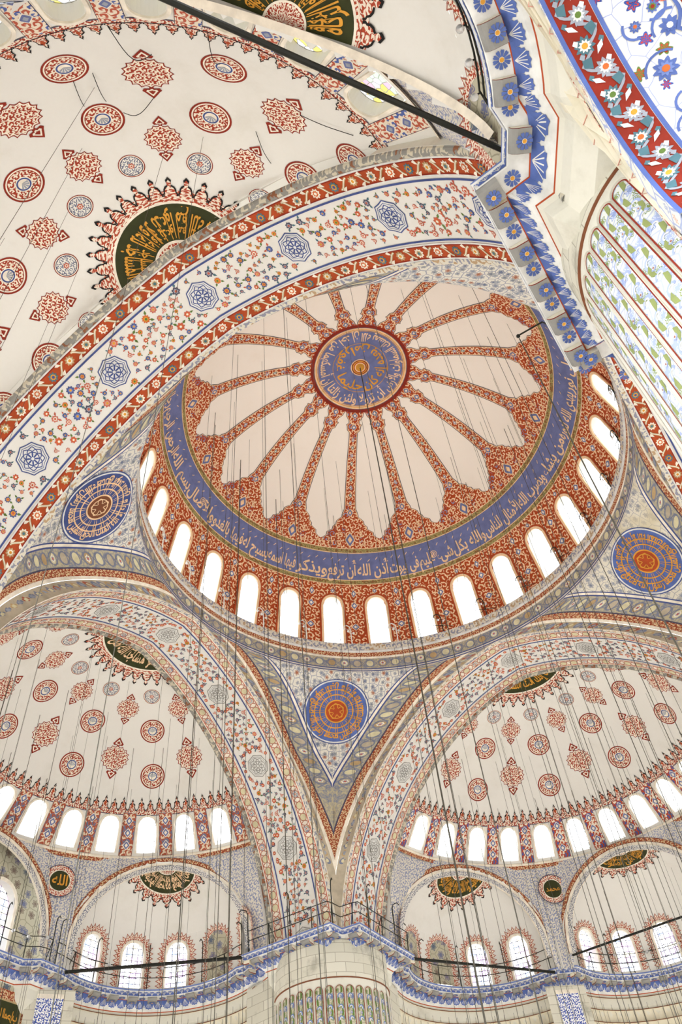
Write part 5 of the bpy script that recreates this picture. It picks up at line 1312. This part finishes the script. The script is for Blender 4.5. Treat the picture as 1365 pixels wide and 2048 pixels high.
# ================================================================== hanging cables
cables = []
def cable(x, y, ztop, r, where, zend=3.0): cables.append((x, y, ztop, r, where, zend))
cable(0, 0, 42.9, .03, 'crown of the main dome'); 
rnd = random.Random(4)
for k in range(12):
    a = RIB0+radians(11.25)+2*pi*k/12+rnd.uniform(-.05, .05); p = dome.P(a, 6.2); cable(p.x, p.y, p.z, .008, 'main dome')
for k in range(32):
    a = RIB0+radians(11.25)+2*pi*(k//2)/16+(.05 if k % 2 else -.06)+rnd.uniform(-.02, .02); p = dome.P(a, 8.0 if k % 2 else 9.6); cable(p.x, p.y, p.z, .008 if k % 3 else .012, 'main dome')
for az, s, r in ((95, 9.2, .02), (72, 9.7, .02), (120, 9.4, .016), (20, 9.9, .013), (-12, 9.8, .013), (-40, 9.5, .016)):
    p = dome.P(radians(az), s); cable(p.x, p.y, p.z, r, 'main dome')
for key, rz in (('far right half dome', 0), ('far left half dome', pi/2), ('near half dome', pi)):
    Rm = Matrix.Rotation(rz, 3, 'Z')
    ks = [(az, s) for s in (3.1, 5.4, 7.0, 9.4) for az in ((-60, -25, 8, 42, 72) if s < 6 else (-76, -58, -42, -26, -9, 9, 25, 43, 60, 77))]
    if key == 'near half dome': ks = [(-70, 5.0), (-35, 6.0), (-20, 4.6), (5, 5.6), (20, 7.2), (36, 5.6), (50, 5.2), (-52, 3.6)]
    for az, s in ks:
        p = Rm @ semi.P(radians(az+rnd.uniform(-3, 3)), s+rnd.uniform(-.3, .3)); cable(p.x, p.y, p.z, rnd.choice((.006, .007, .008, .012)) if key[0] == 'f' else .006, key)
for a in frange(-70, 70, 6):
    p = ex_mid.P(radians(a), 3.0); cable(p.x, p.y, p.z, .007, 'niche at the lower right')
cable(-12.3, -9.33, 17.52, .014, 'iron arm on the near pier')
by = {}
for c in cables: by.setdefault(c[4], []).append(c)
for where, L_ in by.items():
    L_.sort(key=lambda c: proj_px((c[0], c[1], c[2]))[0])
    for i, (x, y, zt, r, wh, ze) in enumerate(L_):
        lab = 'long dark rope hanging from the crown of the main dome' if wh.startswith('crown') else ('black cable hanging from the iron arm on the near pier' if wh.startswith('iron') else '%s dark cable hanging from the %s, %s from its left' % ('thick' if r > .0125 and 'iron' not in wh else 'thin', wh, ORD[min(i, len(ORD)-1)]))
        mb = MB(); N_ = 5
        mb.tube([(0, 0, ze-zt), (0, 0, 0)], r, 'wire', 5); o = mb.build('hanging_cable'); o.location = (x, y, zt); o['label'] = lab; o['category'] = 'cable'; o['group'] = 'cables hanging from the '+wh
# wires draped over the near half dome
for i, (a0, s0, a1, s1, sag, what) in enumerate(((30, 10.3, 36, 8.7, .5, 'from the crest to the top cartouche'), (17, 8.0, 15, 6.9, .1, 'between two roundels'), (22, 8.1, 21, 6.8, .15, 'beside the first roundel wire'), (24, 6.2, 34, 6.7, .35, 'from a roundel to the big cartouche'), (47, 10.4, 50, 8.8, .3, 'from the crest to the right roundel'), (64, 6.4, 74, 5.6, .15, 'from the right cartouche to the arch'), (70, 8.3, 80, 9.5, .1, 'from the right cartouche to the crest'))):
    pts = []
    for t in frange(0, 1, 10):
        p = semi.P(radians(a0+(a1-a0)*t), s0+(s1-s0)*t, .03+abs(sag)*sin(pi*t)); pts.append(Vector((-p.x, -p.y, p.z)))
    bar('draped_wire', 'thin black wire draped on the near half dome '+what, 'wire', pts, .011, 'dark_iron', 'draped wires', 5)
# ================================================================== lamp brackets between the dome windows
for i, a in enumerate(dome_win[:15]):
    white = i < 7; az = a-WSTEP*.36; c = Vector((11.62*cos(az), 11.62*sin(az), 31.5)); e = root('lamp_bracket', '%s lamp bracket beside the %s main dome window from the left' % ('white hooked' if white else 'dark iron', ORD[i]), 'lamp bracket', c, az, None, 'lamp brackets on the dome ring')
    m = 'bracket_white' if white else 'iron'
    mb = MB(); mb.tube([(0, 0, 0), (0, 0, 1.1), (-.02, .05, 1.3), (-.03, .2, 1.42), (-.05, .36, 1.36), (-.05, .42, 1.2)], .03, m, 6); mb.build('pipe', e)
    for j, (y, z) in enumerate(((.42, 1.08), (.16, .92), (-.14, .78))): mb = MB(); mb.ball((-.08, y, z), .075, 'bulb_glass' if not white else 'bracket_white', 8, 6); mb.tube([(0, 0, z), (-.08, y, z+.07)], .014, m, 4); mb.build('bulb', e, True)
    if not white:
        mb = MB(); mb.tube([(0, -.6, .25), (0, .6, .75)], .02, m, 4); mb.tube([(0, -.5, .7), (0, .5, .3)], .016, m, 4); mb.build('stay', e)

# ================================================================== which window is which
for fam, L_ in WIN_FAM.items():
    ins = sorted([t for t in L_ if -30 < t[0][0] < 1395 and (-260 if 'near' in fam else -40) < t[0][1] < 2088], key=lambda t: t[0][0]); ids = {id(t[1]) for t in ins}
    for i, (px, e) in enumerate(ins): e['label'] = '%s, %s from the left' % (fam, ORD[i])
    for px, e in L_:
        if id(e) not in ids: e['label'] = fam+' outside the frame'
